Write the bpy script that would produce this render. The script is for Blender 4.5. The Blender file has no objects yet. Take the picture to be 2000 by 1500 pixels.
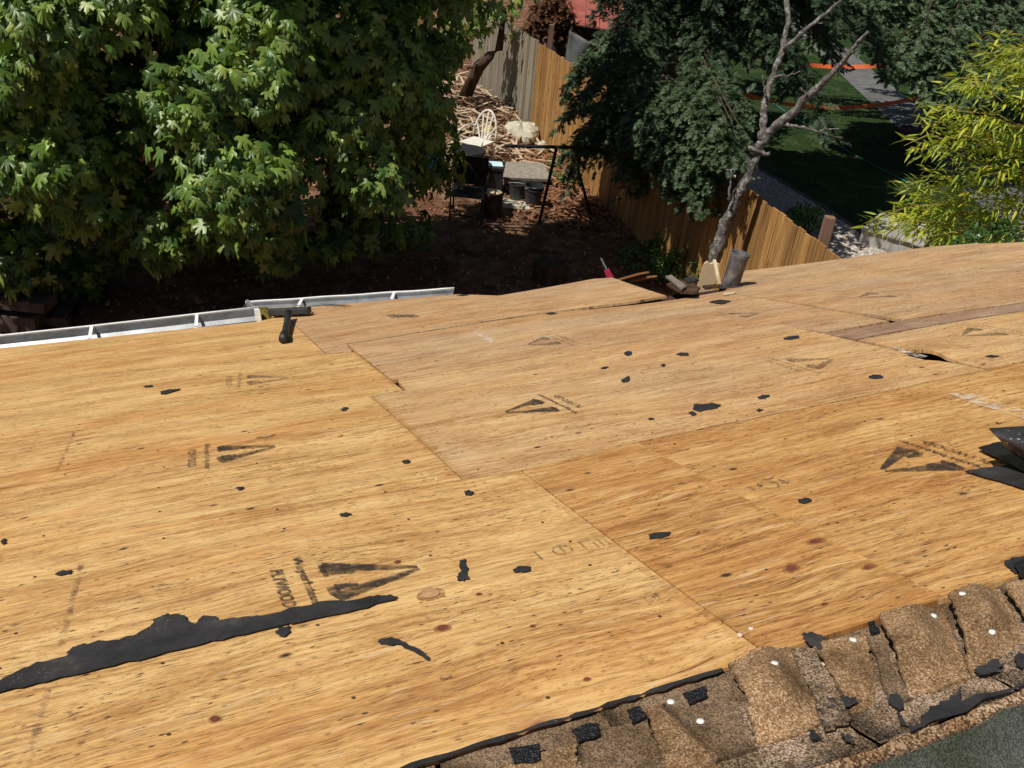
import bpy, math, random
import numpy as np
from mathutils import Vector, Matrix

random.seed(7)
rng = np.random.default_rng(11)
S = bpy.context.scene
COL = S.collection

# ------------------------------------------------------------------ camera, world, sun
FPX = 1765.0                                   # focal length in photo pixels (2000 wide)
EYE = np.array([0.0, 0.0, 5.3])                # camera above the yard
_d = np.array([-.089, .847, .525]); _d /= np.linalg.norm(_d)          # world down in camera axes (x right, y down, z forward)
_F = np.array([0, 0, 1.]) - _d * _d[2]; _F /= np.linalg.norm(_F)
_X = np.cross(_d, _F)
if _X[0] < 0: _X = -_X
def c2w(v):                                    # camera-axes vector to world
    v = np.asarray(v, float)
    return np.array([v @ _X, v @ _F, -(v @ _d)])
cam_d = bpy.data.cameras.new('camera'); cam = bpy.data.objects.new('camera', cam_d); COL.objects.link(cam)
cx, cy, cz = c2w([1, 0, 0]), c2w([0, -1, 0]), c2w([0, 0, -1])
cam.matrix_world = Matrix(((cx[0], cy[0], cz[0], EYE[0]), (cx[1], cy[1], cz[1], EYE[1]), (cx[2], cy[2], cz[2], EYE[2]), (0, 0, 0, 1)))
cam_d.sensor_width = 36; cam_d.lens = FPX / 2000 * 36; cam_d.clip_start = .05; cam_d.clip_end = 400
S.camera = cam

SUN_EL, SUN_XY = math.radians(59), (-.83, -.56)      # direction towards the sun in plan
W = bpy.data.worlds.new('World'); S.world = W; W.use_nodes = True
sky = W.node_tree.nodes.new('ShaderNodeTexSky'); sky.sky_type = 'NISHITA'; sky.sun_disc = False
sky.sun_elevation = SUN_EL; sky.sun_rotation = math.atan2(SUN_XY[0], SUN_XY[1])
bg = W.node_tree.nodes['Background']; bg.inputs[1].default_value = .045
W.node_tree.links.new(sky.outputs[0], bg.inputs[0])
sl = bpy.data.lights.new('sun', 'SUN'); sl.energy = 4.4; sl.angle = math.radians(.5); sl.color = (1, .955, .88)
sun = bpy.data.objects.new('sun', sl); COL.objects.link(sun)
_n = math.hypot(*SUN_XY)
sv = Vector((SUN_XY[0] / _n * math.cos(SUN_EL), SUN_XY[1] / _n * math.cos(SUN_EL), math.sin(SUN_EL)))
sun.rotation_euler = sv.to_track_quat('Z', 'Y').to_euler(); sun.location = (0, 0, 30)
S.view_settings.view_transform = 'Standard'; S.view_settings.look = 'None'
S.view_settings.exposure = 0.0; S.view_settings.gamma = 1
S.render.engine = 'CYCLES'

# ------------------------------------------------------------------ frames: roof plane and yard
K = .89
def _unit(v): return v / np.linalg.norm(v)
_s = _unit(np.array([300 - 1000, 380 - 750, FPX]))
_r = np.array([5900 - 1000, -100 - 750, FPX]); _r -= _s * (_r @ _s); _r = _unit(_r)
_up = np.cross(_r, _s)
RS, RR, RN = c2w(_s), c2w(_r), c2w(_up)        # down-slope, along ridge, roof normal (world)
if RN[2] < 0: RN = -RN
def wave(u, v):
    u = np.asarray(u, float); v = np.asarray(v, float)
    return .005 * np.sin(1.7 * u + .6 * v) + .004 * np.sin(2.3 * v - .9 * u + 1) + .003 * np.sin(3.1 * u + 2.0)
def roof(u, v, h=0.0, wv=True):                # roof units -> world; h in metres above the deck
    hh = h + (wave(u, v) if wv else 0)
    u = np.asarray(u, float)[..., None]; v = np.asarray(v, float)[..., None]; hh = np.asarray(hh, float)[..., None]
    return EYE + K * (u * RR + v * RS - RN) + hh * RN
def uvp(px, py, h=0.0):                        # where a sight line meets the roof plane
    q = c2w([px - 1000, py - 750, FPX]); t = (K - h) / -(q @ RN); q = q * t / K
    return float(q @ RR), float(q @ RS)
def gp(px, py, z=0.0):                         # ... and a level plane
    q = c2w([px - 1000, py - 750, FPX]); t = (z - EYE[2]) / q[2]
    return EYE + q * t
def pt(px, py, Y):                             # ... and an upright plane Y metres ahead
    q = c2w([px - 1000, py - 750, FPX]); return EYE + q * (Y / q[1])

# ------------------------------------------------------------------ helpers
BASE = {}
def link(o, parent=None):
    COL.objects.link(o)
    if parent is not None: o.parent = parent
    return o
def tag(o, label, cat, group=None):
    o['label'] = label; o['category'] = cat
    if group: o['group'] = group
    return o
def thing(name, loc, label, cat, group=None):
    o = bpy.data.objects.new(name, None); o.empty_display_size = .1; COL.objects.link(o)
    o.location = loc; BASE[o.name] = np.array(loc, float)
    return tag(o, label, cat, group)
class MB:
    def __init__(s): s.v = []; s.f = []; s.n = 0
    def add(s, vs, fs):
        vs = np.asarray(vs, float).reshape(-1, 3); s.v.append(vs); n = s.n
        s.f += [tuple(i + n for i in f) for f in fs]; s.n += len(vs); return s
    def box(s, c, sx, sy, sz, ax=None):        # centre, sizes, axes
        ax = np.eye(3) if ax is None else np.asarray(ax, float); c = np.asarray(c, float)
        v = [c + ax[0] * sx * i / 2 + ax[1] * sy * j / 2 + ax[2] * sz * k / 2 for i in (-1, 1) for j in (-1, 1) for k in (-1, 1)]
        return s.add(v, [(0, 1, 3, 2), (4, 6, 7, 5), (0, 4, 5, 1), (2, 3, 7, 6), (0, 2, 6, 4), (1, 5, 7, 3)])
    def bar(s, a, b, w, t, up=(0, 0, 1)):      # board from a to b
        a = np.asarray(a, float); b = np.asarray(b, float); x = b - a; L = np.linalg.norm(x); x = x / L
        y = np.cross(up, x)
        if np.linalg.norm(y) < 1e-4: y = np.cross((1, 0, 0), x)
        y = _unit(y); z = np.cross(x, y)
        return s.box((a + b) / 2, L, w, t, (x, y, z))
    def tube(s, pts, rad, n=8, jit=0.0, cap=True):
        pts = np.asarray(pts, float); m = len(pts); rad = np.broadcast_to(rad, (m,)) if np.ndim(rad) else np.full(m, rad)
        tan = np.gradient(pts, axis=0); ref = np.array([.31, .17, .93]); vs = []
        for i in range(m):
            t = _unit(tan[i]); a = np.cross(t, ref)
            if np.linalg.norm(a) < .1: a = np.cross(t, (1, 0, 0))
            a = _unit(a); b = np.cross(t, a)
            for k in range(n):
                th = 2 * math.pi * k / n; rr = rad[i] * (1 + jit * random.uniform(-1, 1))
                vs.append(pts[i] + rr * (math.cos(th) * a + math.sin(th) * b))
        fs = [(i * n + k, i * n + (k + 1) % n, (i + 1) * n + (k + 1) % n, (i + 1) * n + k) for i in range(m - 1) for k in range(n)]
        if cap: fs += [tuple(range(n))[::-1], tuple(range((m - 1) * n, m * n))]
        return s.add(vs, fs)
    def lathe(s, c, prof, n=20, axis=(0, 0, 1)):   # prof: (r, h)
        c = np.asarray(c, float); z = _unit(np.asarray(axis, float)); x = np.cross(z, (0, 1, 0.01)); x = _unit(x); y = np.cross(z, x)
        vs = [c + z * h + r * (math.cos(2 * math.pi * k / n) * x + math.sin(2 * math.pi * k / n) * y) for r, h in prof for k in range(n)]
        fs = [(i * n + k, i * n + (k + 1) % n, (i + 1) * n + (k + 1) % n, (i + 1) * n + k) for i in range(len(prof) - 1) for k in range(n)]
        if prof[0][0] > 1e-4: fs.append(tuple(range(n))[::-1])
        return s.add(vs, fs)
    def blob(s, c, r, n=10, m=7, jit=.12, sq=(1, 1, 1)):
        c = np.asarray(c, float); ph = [random.uniform(0, 6) for _ in range(4)]; vs = []
        for i in range(m + 1):
            a = math.pi * i / m
            for k in range(n):
                b = 2 * math.pi * k / n
                rr = r * (1 + jit * (math.sin(3 * a + ph[0]) * math.cos(2 * b + ph[1]) + .6 * math.sin(5 * b + ph[2] + 2 * a)))
                vs.append(c + rr * np.array([math.sin(a) * math.cos(b) * sq[0], math.sin(a) * math.sin(b) * sq[1], math.cos(a) * sq[2]]))
        return s.add(vs, [(i * n + k, (i + 1) * n + k, (i + 1) * n + (k + 1) % n, i * n + (k + 1) % n) for i in range(m) for k in range(n)])
    def build(s, name, mat, parent=None, smooth=False, origin=None, kind=None, bevel=0):
        V = np.concatenate(s.v)
        if origin is None:
            if parent is not None: origin = BASE[parent.name]
            else: origin = np.array([*(V.min(0)[:2] + V.max(0)[:2]) / 2, V[:, 2].min()])
        origin = np.asarray(origin, float)
        me = bpy.data.meshes.new(name); me.from_pydata((V - origin).tolist(), [], s.f); me.update()
        if mat: me.materials.append(mat)
        if smooth: me.polygons.foreach_set('use_smooth', [True] * len(me.polygons))
        o = bpy.data.objects.new(name, me); link(o, parent); BASE[o.name] = origin
        if parent is None: o.location = origin
        if kind: o['kind'] = kind
        if bevel:
            b = o.modifiers.new('b', 'BEVEL'); b.width = bevel; b.segments = 2; b.limit_method = 'ANGLE'
        return o
def mass(name, V, T, mat, parent=None, origin=None, kind='stuff', ids=None):
    """triangle soup V (n,3), T (m,3) -> one mesh"""
    origin = BASE[parent.name] if (origin is None and parent is not None) else (np.zeros(3) if origin is None else np.asarray(origin, float))
    me = bpy.data.meshes.new(name); V = V - origin
    me.vertices.add(len(V)); me.vertices.foreach_set('co', V.astype(np.float32).ravel())
    me.loops.add(T.size); me.loops.foreach_set('vertex_index', T.astype(np.int32).ravel())
    me.polygons.add(len(T)); me.polygons.foreach_set('loop_start', np.arange(0, T.size, 3, dtype=np.int32))
    if ids is not None:
        at = me.attributes.new('rnd', 'FLOAT', 'POINT'); at.data.foreach_set('value', ids.astype(np.float32))
    me.materials.append(mat); me.update(calc_edges=True); me.validate()
    o = bpy.data.objects.new(name, me); link(o, parent); BASE[o.name] = origin
    if parent is None: o.location = origin
    if kind: o['kind'] = kind
    return o
def stamp_out(tv, tf, P, R, sc):
    """copies of a template: P (n,3) places, R (n,3,3) columns = axes, sc (n,)"""
    n = len(P); V = np.einsum('nij,mj->nmi', R * sc[:, None, None], tv) + P[:, None, :]
    T = tf[None] + (np.arange(n) * len(tv))[:, None, None]
    return V.reshape(-1, 3), T.reshape(-1, 3)
def frames(y, z):
    """axes with +y along y, +z close to z; rows n"""
    y = y / np.linalg.norm(y, axis=1, keepdims=True)
    x = np.cross(y, z); x /= np.linalg.norm(x, axis=1, keepdims=True) + 1e-9
    zz = np.cross(x, y)
    return np.stack([x, y, zz], axis=2)

# ------------------------------------------------------------------ materials
class NT:
    def __init__(s, name, rough=.8, spec=.3):
        s.m = bpy.data.materials.new(name); s.m.use_nodes = True; s.t = s.m.node_tree; s.b = s.t.nodes['Principled BSDF']
        s.b.inputs['Roughness'].default_value = rough; s.b.inputs['Specular IOR Level'].default_value = spec
    def N(s, typ, **kw):
        n = s.t.nodes.new(typ)
        for k, v in kw.items():
            if k.startswith('i_'):
                key = k[2:]; key = int(key) if key.isdigit() else key.replace('_', ' ')
                s.set(n.inputs[key], v)
            else: setattr(n, k, v)
        return n
    def set(s, inp, v):
        if hasattr(v, 'is_output') or isinstance(v, bpy.types.NodeSocket): s.t.links.new(v, inp)
        else: inp.default_value = v
    def coord(s, kind='Object'): return s.N('ShaderNodeTexCoord').outputs[kind]
    def map(s, vec, scale=(1, 1, 1), loc=(0, 0, 0), rot=(0, 0, 0)):
        n = s.N('ShaderNodeMapping'); s.set(n.inputs[0], vec); n.inputs[1].default_value = loc; n.inputs[2].default_value = rot; n.inputs[3].default_value = scale
        return n.outputs[0]
    def noise(s, vec, scale=1, detail=3, rough=.5, dist=0):
        n = s.N('ShaderNodeTexNoise'); s.set(n.inputs['Vector'], vec); n.inputs['Scale'].default_value = scale
        n.inputs['Detail'].default_value = detail; n.inputs['Roughness'].default_value = rough; n.inputs['Distortion'].default_value = dist
        return n.outputs[0]
    def ramp(s, fac, stops, interp='LINEAR'):
        n = s.N('ShaderNodeValToRGB'); s.set(n.inputs[0], fac); cr = n.color_ramp; cr.interpolation = interp
        while len(cr.elements) < len(stops): cr.elements.new(.5)
        for e, (p, c) in zip(cr.elements, stops):
            e.position = p; e.color = (*c, 1) if not np.isscalar(c) else (c, c, c, 1)
        return n.outputs[0]
    def mix(s, fac, a, b, mode='MIX'):
        n = s.N('ShaderNodeMix', data_type='RGBA', blend_type=mode); s.set(n.inputs[0], fac)
        for i, v in ((6, a), (7, b)): s.set(n.inputs[i], v if not isinstance(v, tuple) else (*v, 1))
        return n.outputs[2]
    def math(s, op, a, b=0.0, clamp=False):
        n = s.N('ShaderNodeMath', operation=op, use_clamp=clamp); s.set(n.inputs[0], a); s.set(n.inputs[1], b); return n.outputs[0]
    def bump(s, h, strength=.3, dist=.01):
        n = s.N('ShaderNodeBump'); n.inputs['Strength'].default_value = strength; n.inputs['Distance'].default_value = dist
        s.set(n.inputs['Height'], h); s.set(s.b.inputs['Normal'], n.outputs[0])
    def col(s, c): s.set(s.b.inputs['Base Color'], c if not isinstance(c, tuple) else (*c, 1)); return s
def mottled(name, a, b, scale=6, rough=.85, spec=.2, bump=.3, bscale=40, stretch=(1, 1, 1), c=None, metal=0):
    n = NT(name, rough, spec); co = n.map(n.coord(), stretch)
    col = n.ramp(n.noise(co, scale, 6, .65), [(.32, a), (.68, b)])
    if c: col = n.mix(n.ramp(n.noise(co, scale * .37, 4, .6), [(.52, 0.), (.62, 1.)]), col, c)
    n.col(col); n.b.inputs['Metallic'].default_value = metal
    if bump: n.bump(n.noise(co, bscale, 4, .7), bump, .01)
    return n.m

def plywood(name, light, mid, dark, stain, stain_lo=.45, grey=0.0):
    n = NT(name, .62, .28)
    oi = n.N('ShaderNodeObjectInfo')
    uv = n.N('ShaderNodeUVMap'); uv.uv_map = 'uv'
    add = n.N('ShaderNodeVectorMath', operation='ADD'); n.set(add.inputs[0], uv.outputs[0])
    comb = n.N('ShaderNodeCombineXYZ'); n.set(comb.inputs[2], n.math('MULTIPLY', oi.outputs['Random'], 37.0)); n.set(comb.inputs[0], n.math('MULTIPLY', oi.outputs['Random'], 11.0))
    n.set(add.inputs[1], comb.outputs[0]); co = add.outputs[0]
    # grain wanders sideways
    wob = n.noise(n.map(co, (.9, 2.2, 1)), 1.6, 3, .5)
    sep = n.N('ShaderNodeSeparateXYZ'); n.set(sep.inputs[0], co)
    y2 = n.math('ADD', sep.outputs[1], n.math('MULTIPLY', n.math('SUBTRACT', wob, .5), .14))
    c2 = n.N('ShaderNodeCombineXYZ'); n.set(c2.inputs[0], sep.outputs[0]); n.set(c2.inputs[1], y2); n.set(c2.inputs[2], sep.outputs[2]); g = c2.outputs[0]
    broad = n.noise(n.map(g, (1.3, 6, 1)), 1, 6, .68)
    streak = n.noise(n.map(g, (3.4, 62, 1)), 1, 6, .68)
    fib = n.noise(n.map(g, (22, 300, 1)), 1, 4, .7)
    v = n.math('ADD', n.math('MULTIPLY', broad, .27), n.math('ADD', n.math('MULTIPLY', streak, .39), n.math('MULTIPLY', fib, .38)))
    col = n.ramp(v, [(.42, dark), (.49, mid), (.555, light), (.66, tuple(min(1, x * 1.13) for x in light))])
    # cathedral figure of the veneer
    wv = n.N('ShaderNodeTexWave', wave_type='BANDS', bands_direction='Y'); n.set(wv.inputs['Vector'], n.map(g, (.35, 1, 1)))
    wv.inputs['Scale'].default_value = 7; wv.inputs['Distortion'].default_value = 9; wv.inputs['Detail'].default_value = 3; wv.inputs['Detail Scale'].default_value = .8
    fig = n.math('MULTIPLY', n.ramp(wv.outputs[1], [(.0, 1.), (.22, 0.)]), n.ramp(n.noise(n.map(co, (.5, 1.2, 1)), 1.3, 2), [(.45, 0.), (.6, .55)]))
    col = n.mix(fig, col, mid)
    # stains: large patches running with the grain, rust orange to brown
    st = n.noise(n.map(g, (.45, 2.6, 1)), 1, 4, .62)
    col = n.mix(n.math('MULTIPLY', n.ramp(st, [(stain_lo, 0.), (stain_lo + .20, 1.)]), .55), col, stain, 'MULTIPLY')
    st2 = n.noise(n.map(g, (1.4, 16, 1)), 1, 5, .7)
    col = n.mix(n.math('MULTIPLY', n.ramp(st2, [(.55, 0.), (.72, 1.)]), .45), col, (.40, .225, .10))
    if grey: col = n.mix(n.math('MULTIPLY', n.ramp(n.noise(n.map(co, (.8, 3, 1)), 1.2, 4), [(.40, 0.), (.62, 1.)]), grey), col, (.44, .34, .25))
    # checks and splinters: short dark dashes gathered in patches
    ck = n.noise(n.map(g, (20, 210, 1)), 1, 3, .6)
    pat = n.ramp(n.noise(n.map(co, (1.1, 5, 1)), 1.5, 3), [(.38, 0.05), (.60, 1.)])
    ckm = n.math('MULTIPLY', n.ramp(ck, [(.60, 0.), (.66, 1.)]), n.math('MULTIPLY', pat, 1.0))
    col = n.mix(ckm, col, (.055, .032, .02))
    ck2 = n.noise(n.map(g, (4.5, 130, 1)), 1, 4, .6)
    m2 = n.math('MULTIPLY', n.ramp(ck2, [(.655, 0.), (.70, 1.)]), .7); col = n.mix(m2, col, (.09, .045, .02))
    # speckles of dirt and old nail holes
    vo = n.N('ShaderNodeTexVoronoi'); n.set(vo.inputs['Vector'], n.map(co, (6, 9, 1))); vo.inputs['Scale'].default_value = 1.0
    sp = n.math('MULTIPLY', n.ramp(vo.outputs['Distance'], [(.045, 1.), (.11, 0.)]), n.ramp(vo.outputs['Color'], [(.42, 0.), (.44, 1.)]))
    col = n.mix(sp, col, (.06, .03, .02))
    vd = n.N('ShaderNodeTexVoronoi'); n.set(vd.inputs['Vector'], n.map(co, (24, 52, 1))); vd.inputs['Scale'].default_value = 1.0
    sp2 = n.math('MULTIPLY', n.ramp(vd.outputs['Distance'], [(.10, 1.), (.19, 0.)]), n.math('MULTIPLY', n.ramp(vd.outputs['Color'], [(.45, 0.), (.47, 1.)]), n.math('ADD', pat, .25, True)))
    col = n.mix(sp2, col, (.07, .04, .025))
    # knots with a ring
    vk = n.N('ShaderNodeTexVoronoi'); n.set(vk.inputs['Vector'], n.map(g, (1.5, 2.3, 1))); vk.inputs['Scale'].default_value = 1.0
    sel = n.ramp(vk.outputs['Color'], [(.62, 0.), (.64, 1.)])
    kd = vk.outputs['Distance']
    col = n.mix(n.math('MULTIPLY', n.ramp(kd, [(.045, 1.), (.11, 0.)]), n.math('MULTIPLY', sel, .7)), col, (.45, .2, .08))
    col = n.mix(n.math('MULTIPLY', n.ramp(kd, [(.022, 1.), (.036, 0.)]), sel), col, (.19, .06, .035))
    # weathered pepper: fine dark flecks along the grain, everywhere but patchy
    pk = n.noise(n.map(g, (45, 130, 1)), 1, 4, .75)
    pkm = n.math('MULTIPLY', n.ramp(pk, [(.555, 0.), (.64, 1.)]), n.ramp(n.noise(n.map(co, (1.6, 4, 1)), 1, 4, .6), [(.36, .1), (.62, .85)]))
    col = n.mix(n.math('MULTIPLY', pkm, .9), col, (.12, .06, .028))
    lt = n.noise(n.map(g, (5, 75, 1)), 1, 5, .7)
    col = n.mix(n.math('MULTIPLY', n.ramp(lt, [(.56, 0.), (.68, 1.)]), .55), col, (.86, .66, .38))
    blot = n.noise(n.map(co, (3.5, 7, 1)), 1, 6, .7)
    col = n.mix(n.math('MULTIPLY', n.ramp(blot, [(.47, 0.), (.66, 1.)]), .42), col, (.62, .40, .25), 'MULTIPLY')
    # pale scuffs
    sc = n.noise(n.map(co, (9, 22, 1)), 1, 5, .75)
    col = n.mix(n.math('MULTIPLY', n.ramp(sc, [(.66, 0.), (.74, 1.)]), .5), col, (.82, .64, .42))
    n.col(col)
    h = n.math('SUBTRACT', n.math('ADD', n.math('MULTIPLY', streak, .7), n.math('MULTIPLY', fib, .5)), n.math('MULTIPLY', n.math('ADD', ckm, m2), 1.2))
    n.bump(h, .35, .003)
    return n.m
M = {}
M['ply_gold'] = plywood('golden_plywood', (.76, .49, .20), (.57, .325, .115), (.33, .16, .055), (.90, .68, .48), .48)  # golden tone is these sheets' own colour
M['ply_tan'] = plywood('tan_plywood', (.71, .455, .205), (.54, .31, .125), (.33, .17, .07), (.86, .66, .48), .46, .2)
M['ply_far'] = plywood('weathered_plywood', (.66, .43, .215), (.51, .30, .14), (.32, .175, .085), (.84, .66, .52), .45, .32)
M['ply_amber'] = plywood('amber_plywood', (.73, .455, .17), (.53, .285, .09), (.29, .13, .045), (.66, .42, .27), .39)
M['ply_grey'] = plywood('grey_brown_board', (.43, .275, .18), (.33, .205, .13), (.22, .135, .09), (.8, .7, .65), .45, .5)

n = NT('ink', .8, .1); co = n.coord('Object')
al = n.math('MULTIPLY', n.ramp(n.noise(n.map(co, (.45, .9, 1)), 120, 5, .75), [(.34, 0.2), (.50, 1.)]), n.ramp(n.noise(co, 22, 3, .6), [(.34, .45), (.55, 1.)]))
n.col((.05, .04, .035)); n.set(n.b.inputs['Alpha'], n.math('MULTIPLY', al, .88)); M['ink'] = n.m
n = NT('knot_ring', .7, .2); n.col((.33, .15, .06)); n.set(n.b.inputs['Alpha'], n.ramp(n.noise(n.coord(), 70, 4, .7), [(.35, .1), (.65, .8)])); M['knot_ring'] = n.m
M['knot_red'] = mottled('knot_heart', (.13, .035, .02), (.26, .08, .045), 60, .6, .3, 0)
M['knot_pale'] = mottled('pale_knot_heart', (.40, .21, .09), (.60, .37, .18), 60, .6, .3, 0)
n = NT('faint_ink', .8, .1); co = n.coord('Object')
al = n.ramp(n.noise(co, 80, 4, .7), [(.36, .05), (.55, 1.)])
n.col((.05, .045, .045)); n.set(n.b.inputs['Alpha'], n.math('MULTIPLY', al, .48)); M['ink2'] = n.m
n = NT('chalk', .9, .1); co = n.coord('Object')
n.col((.09, .06, .06)); n.set(n.b.inputs['Alpha'], n.math('MULTIPLY', n.ramp(n.noise(co, 30, 4, .7), [(.46, 0.), (.62, 1.)]), .5)); M['chalk'] = n.m
n = NT('pale_scuff', .9, .1); co = n.coord('Object')
n.col((.78, .70, .58)); n.set(n.b.inputs['Alpha'], n.math('MULTIPLY', n.ramp(n.noise(co, 24, 5, .75), [(.42, 0.), (.66, 1.)]), .8)); M['scuff'] = n.m
n = NT('seam_dust', .9, .1); co = n.coord('Object')
n.col((.50, .24, .06)); n.set(n.b.inputs['Alpha'], n.math('MULTIPLY', n.ramp(n.noise(co, 5, 5, .75), [(.40, 0.), (.75, 1.)]), .45)); M['rust'] = n.m

def granules(name, cols, dark, wear, scale=260, rough=.95):
    n = NT(name, rough, .15); co = n.coord()
    vo = n.N('ShaderNodeTexVoronoi'); n.set(vo.inputs['Vector'], co); vo.inputs['Scale'].default_value = scale * 1.5
    sep = n.N('ShaderNodeSeparateColor'); n.set(sep.inputs[0], vo.outputs['Color'])
    col = n.ramp(sep.outputs[0], [(i / (len(cols) - .99), c) for i, c in enumerate(cols)], 'CONSTANT')
    stn = n.ramp(n.noise(co, 5.5, 6, .7), [(.40, 0.), (.58, 1.)])
    col = n.mix(n.math('MULTIPLY', stn, 1.0), col, dark, 'MULTIPLY')
    bald = n.math('MULTIPLY', n.ramp(n.noise(co, 16, 5, .7), [(wear, 0.), (wear + .05, 1.)]), 1.0)
    col = n.mix(bald, col, (.035, .035, .04))
    n.col(col); n.bump(vo.outputs['Distance'], .45, .003)
    return n.m
M['shingle_brown'] = granules('brown_granules', [(.30, .175, .085), (.42, .25, .12), (.20, .115, .06), (.58, .41, .25), (.36, .205, .10), (.70, .57, .42)], (.48, .46, .42), .66)
M['shingle_pale'] = granules('pale_granules', [(.25, .16, .09), (.47, .32, .20), (.10, .075, .055), (.60, .46, .34), (.30, .21, .14), (.72, .60, .48)], (.45, .43, .38), .60)
M['shingle_green'] = granules('green_granules', [(.085, .09, .075), (.13, .135, .115), (.06, .062, .052), (.19, .19, .165)], (.6, .65, .5), .8, 300)
M['edge_granules'] = granules('edge_granules', [(.34, .22, .12), (.55, .40, .27), (.13, .08, .05), (.72, .58, .44)], (.6, .5, .4), .60, 200)
M['grey_granules'] = granules('grey_granules', [(.22, .145, .09), (.34, .23, .14), (.12, .085, .055), (.50, .37, .25)], (.55, .52, .45), .70)

n = NT('felt', .75, .25); co = n.coord()
col = n.ramp(n.noise(co, 9, 6, .7), [(.35, (.020, .019, .020)), (.58, (.042, .04, .04)), (.72, (.085, .076, .068))])
vo = n.N('ShaderNodeTexVoronoi'); n.set(vo.inputs['Vector'], co); vo.inputs['Scale'].default_value = 130
col = n.mix(n.math('MULTIPLY', n.ramp(vo.outputs['Distance'], [(.10, 1.), (.16, 0.)]), n.ramp(n.noise(co, 7, 3), [(.5, 0.), (.6, .8)])), col, (.4, .3, .2))
n.col(col); n.bump(n.noise(co, 60, 5, .7), .5, .004); M['felt'] = n.m
n = NT('tar', .30, .5); co = n.coord(); vo = n.N('ShaderNodeTexVoronoi'); n.set(vo.inputs['Vector'], co); vo.inputs['Scale'].default_value = 190
n.col(n.mix(n.ramp(vo.outputs['Distance'], [(.12, 1.), (.2, 0.)]), (.012, .012, .015), (.07, .07, .075))); n.bump(n.noise(co, 130, 3, .7), 1, .008); M['tar'] = n.m
n = NT('painted_flashing', .42, .5); co = n.coord(); n.b.inputs['Metallic'].default_value = .35
col = n.ramp(n.noise(co, 9, 5, .6), [(.35, (.035, .033, .035)), (.55, (.085, .075, .075)), (.7, (.16, .10, .09))])
vo = n.N('ShaderNodeTexVoronoi'); n.set(vo.inputs['Vector'], n.map(co, (1, 1, 1))); vo.inputs['Scale'].default_value = 45
col = n.mix(n.math('MULTIPLY', n.ramp(vo.outputs['Distance'], [(.16, 1.), (.26, 0.)]), n.ramp(n.noise(co, 13, 3), [(.48, 0.), (.58, 1.)])), col, (.62, .62, .60)); n.col(col); M['flashing'] = n.m
n = NT('aluminium_paint', .35, .5); co = n.coord(); n.b.inputs['Metallic'].default_value = .25
n.col(n.ramp(n.noise(co, 7, 6, .65), [(.3, (.20, .20, .21)), (.5, (.33, .34, .35)), (.7, (.44, .45, .47))])); M['gutter'] = n.m
M['nail'] = mottled('zinc', (.7, .7, .66), (.86, .86, .82), 30, .5, .4, 0)
M['rusty'] = mottled('rusty_nail', (.05, .03, .022), (.14, .08, .05), 60, .7, .3, 0)
M['paintbit'] = mottled('pale_chip', (.6, .45, .33), (.75, .62, .5), 30, .8, .2, 0)
M['moss'] = mottled('dry_moss', (.10, .075, .02), (.32, .24, .04), 30, .95, .1, .8, 120)
M['plastic_black'] = mottled('black_plastic', (.025, .027, .030), (.045, .048, .052), 8, .42, .4, .1, 30)
M['metal_black'] = mottled('black_painted_steel', (.012, .012, .013), (.028, .026, .025), 9, .5, .4, .2, 40)
M['bristle'] = mottled('yellow_bristle', (.30, .24, .05), (.42, .35, .08), 30, .8, .2, 0)
M['white_plastic'] = mottled('white_plastic', (.66, .63, .54), (.80, .77, .67), 5, .5, .4, 0)
M['vent'] = mottled('scorched_pipe', (.03, .028, .03), (.15, .14, .14), 14, .6, .4, .6, 60, (1, 1, .5), (.25, .22, .2))
M['wood_raw'] = mottled('split_pale_wood', (.55, .42, .24), (.74, .60, .40), 5, .8, .2, .3, 40, (1, 1, .25), (.45, .33, .18))
M['wood_rot'] = mottled('rotten_wood', (.03, .018, .012), (.13, .075, .045), 9, .9, .1, .8, 50)
M['wood_red'] = mottled('red_cedar_scrap', (.20, .085, .04), (.40, .20, .10), 5, .85, .15, .4, 40, (1, .3, .3))
M['wood_grey'] = mottled('grey_timber', (.15, .125, .10), (.33, .28, .225), 5, .9, .1, .5, 40, (1, .5, .5), (.10, .085, .07))
M['stick'] = mottled('dry_stick', (.36, .25, .16), (.66, .52, .37), 6, .9, .1, .3, 40)
M['cedar'] = None
def boards(name, a, b, c, rough=.75):
    n = NT(name, rough, .2); oi = n.N('ShaderNodeObjectInfo'); co = n.coord('Object')
    add = n.N('ShaderNodeVectorMath', operation='ADD'); n.set(add.inputs[0], co); cb = n.N('ShaderNodeCombineXYZ'); r = n.math('MULTIPLY', oi.outputs['Random'], 50.0)
    n.set(cb.inputs[0], r); n.set(cb.inputs[1], r); n.set(add.inputs[1], cb.outputs[0])
    g = n.map(add.outputs[0], (22, 22, 1.1))
    col = n.ramp(n.noise(g, 1.5, 5, .65), [(.3, a), (.5, b), (.7, c)])
    col = n.mix(.6, col, n.ramp(oi.outputs['Random'], [(0., (.55, .46, .38)), (.5, (.95, .9, .85)), (1., (1.25, 1.12, .95))]), 'MULTIPLY')
    kn = n.N('ShaderNodeTexVoronoi'); n.set(kn.inputs['Vector'], n.map(add.outputs[0], (6, 6, 2.2))); kn.inputs['Scale'].default_value = 1.
    col = n.mix(n.ramp(kn.outputs['Distance'], [(.07, 1.), (.13, 0.)]), col, tuple(x * .35 for x in a))
    n.col(col); n.bump(n.noise(g, 3, 4, .6), .4, .004); return n.m
M['cedar'] = boards('honey_cedar', (.20, .10, .035), (.38, .21, .075), (.54, .34, .14))
M['greyboard'] = boards('silvered_boards', (.16, .14, .105), (.27, .24, .185), (.37, .335, .27))
M['post'] = boards('brown_post', (.14, .085, .06), (.22, .135, .10), (.30, .20, .15))

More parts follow.
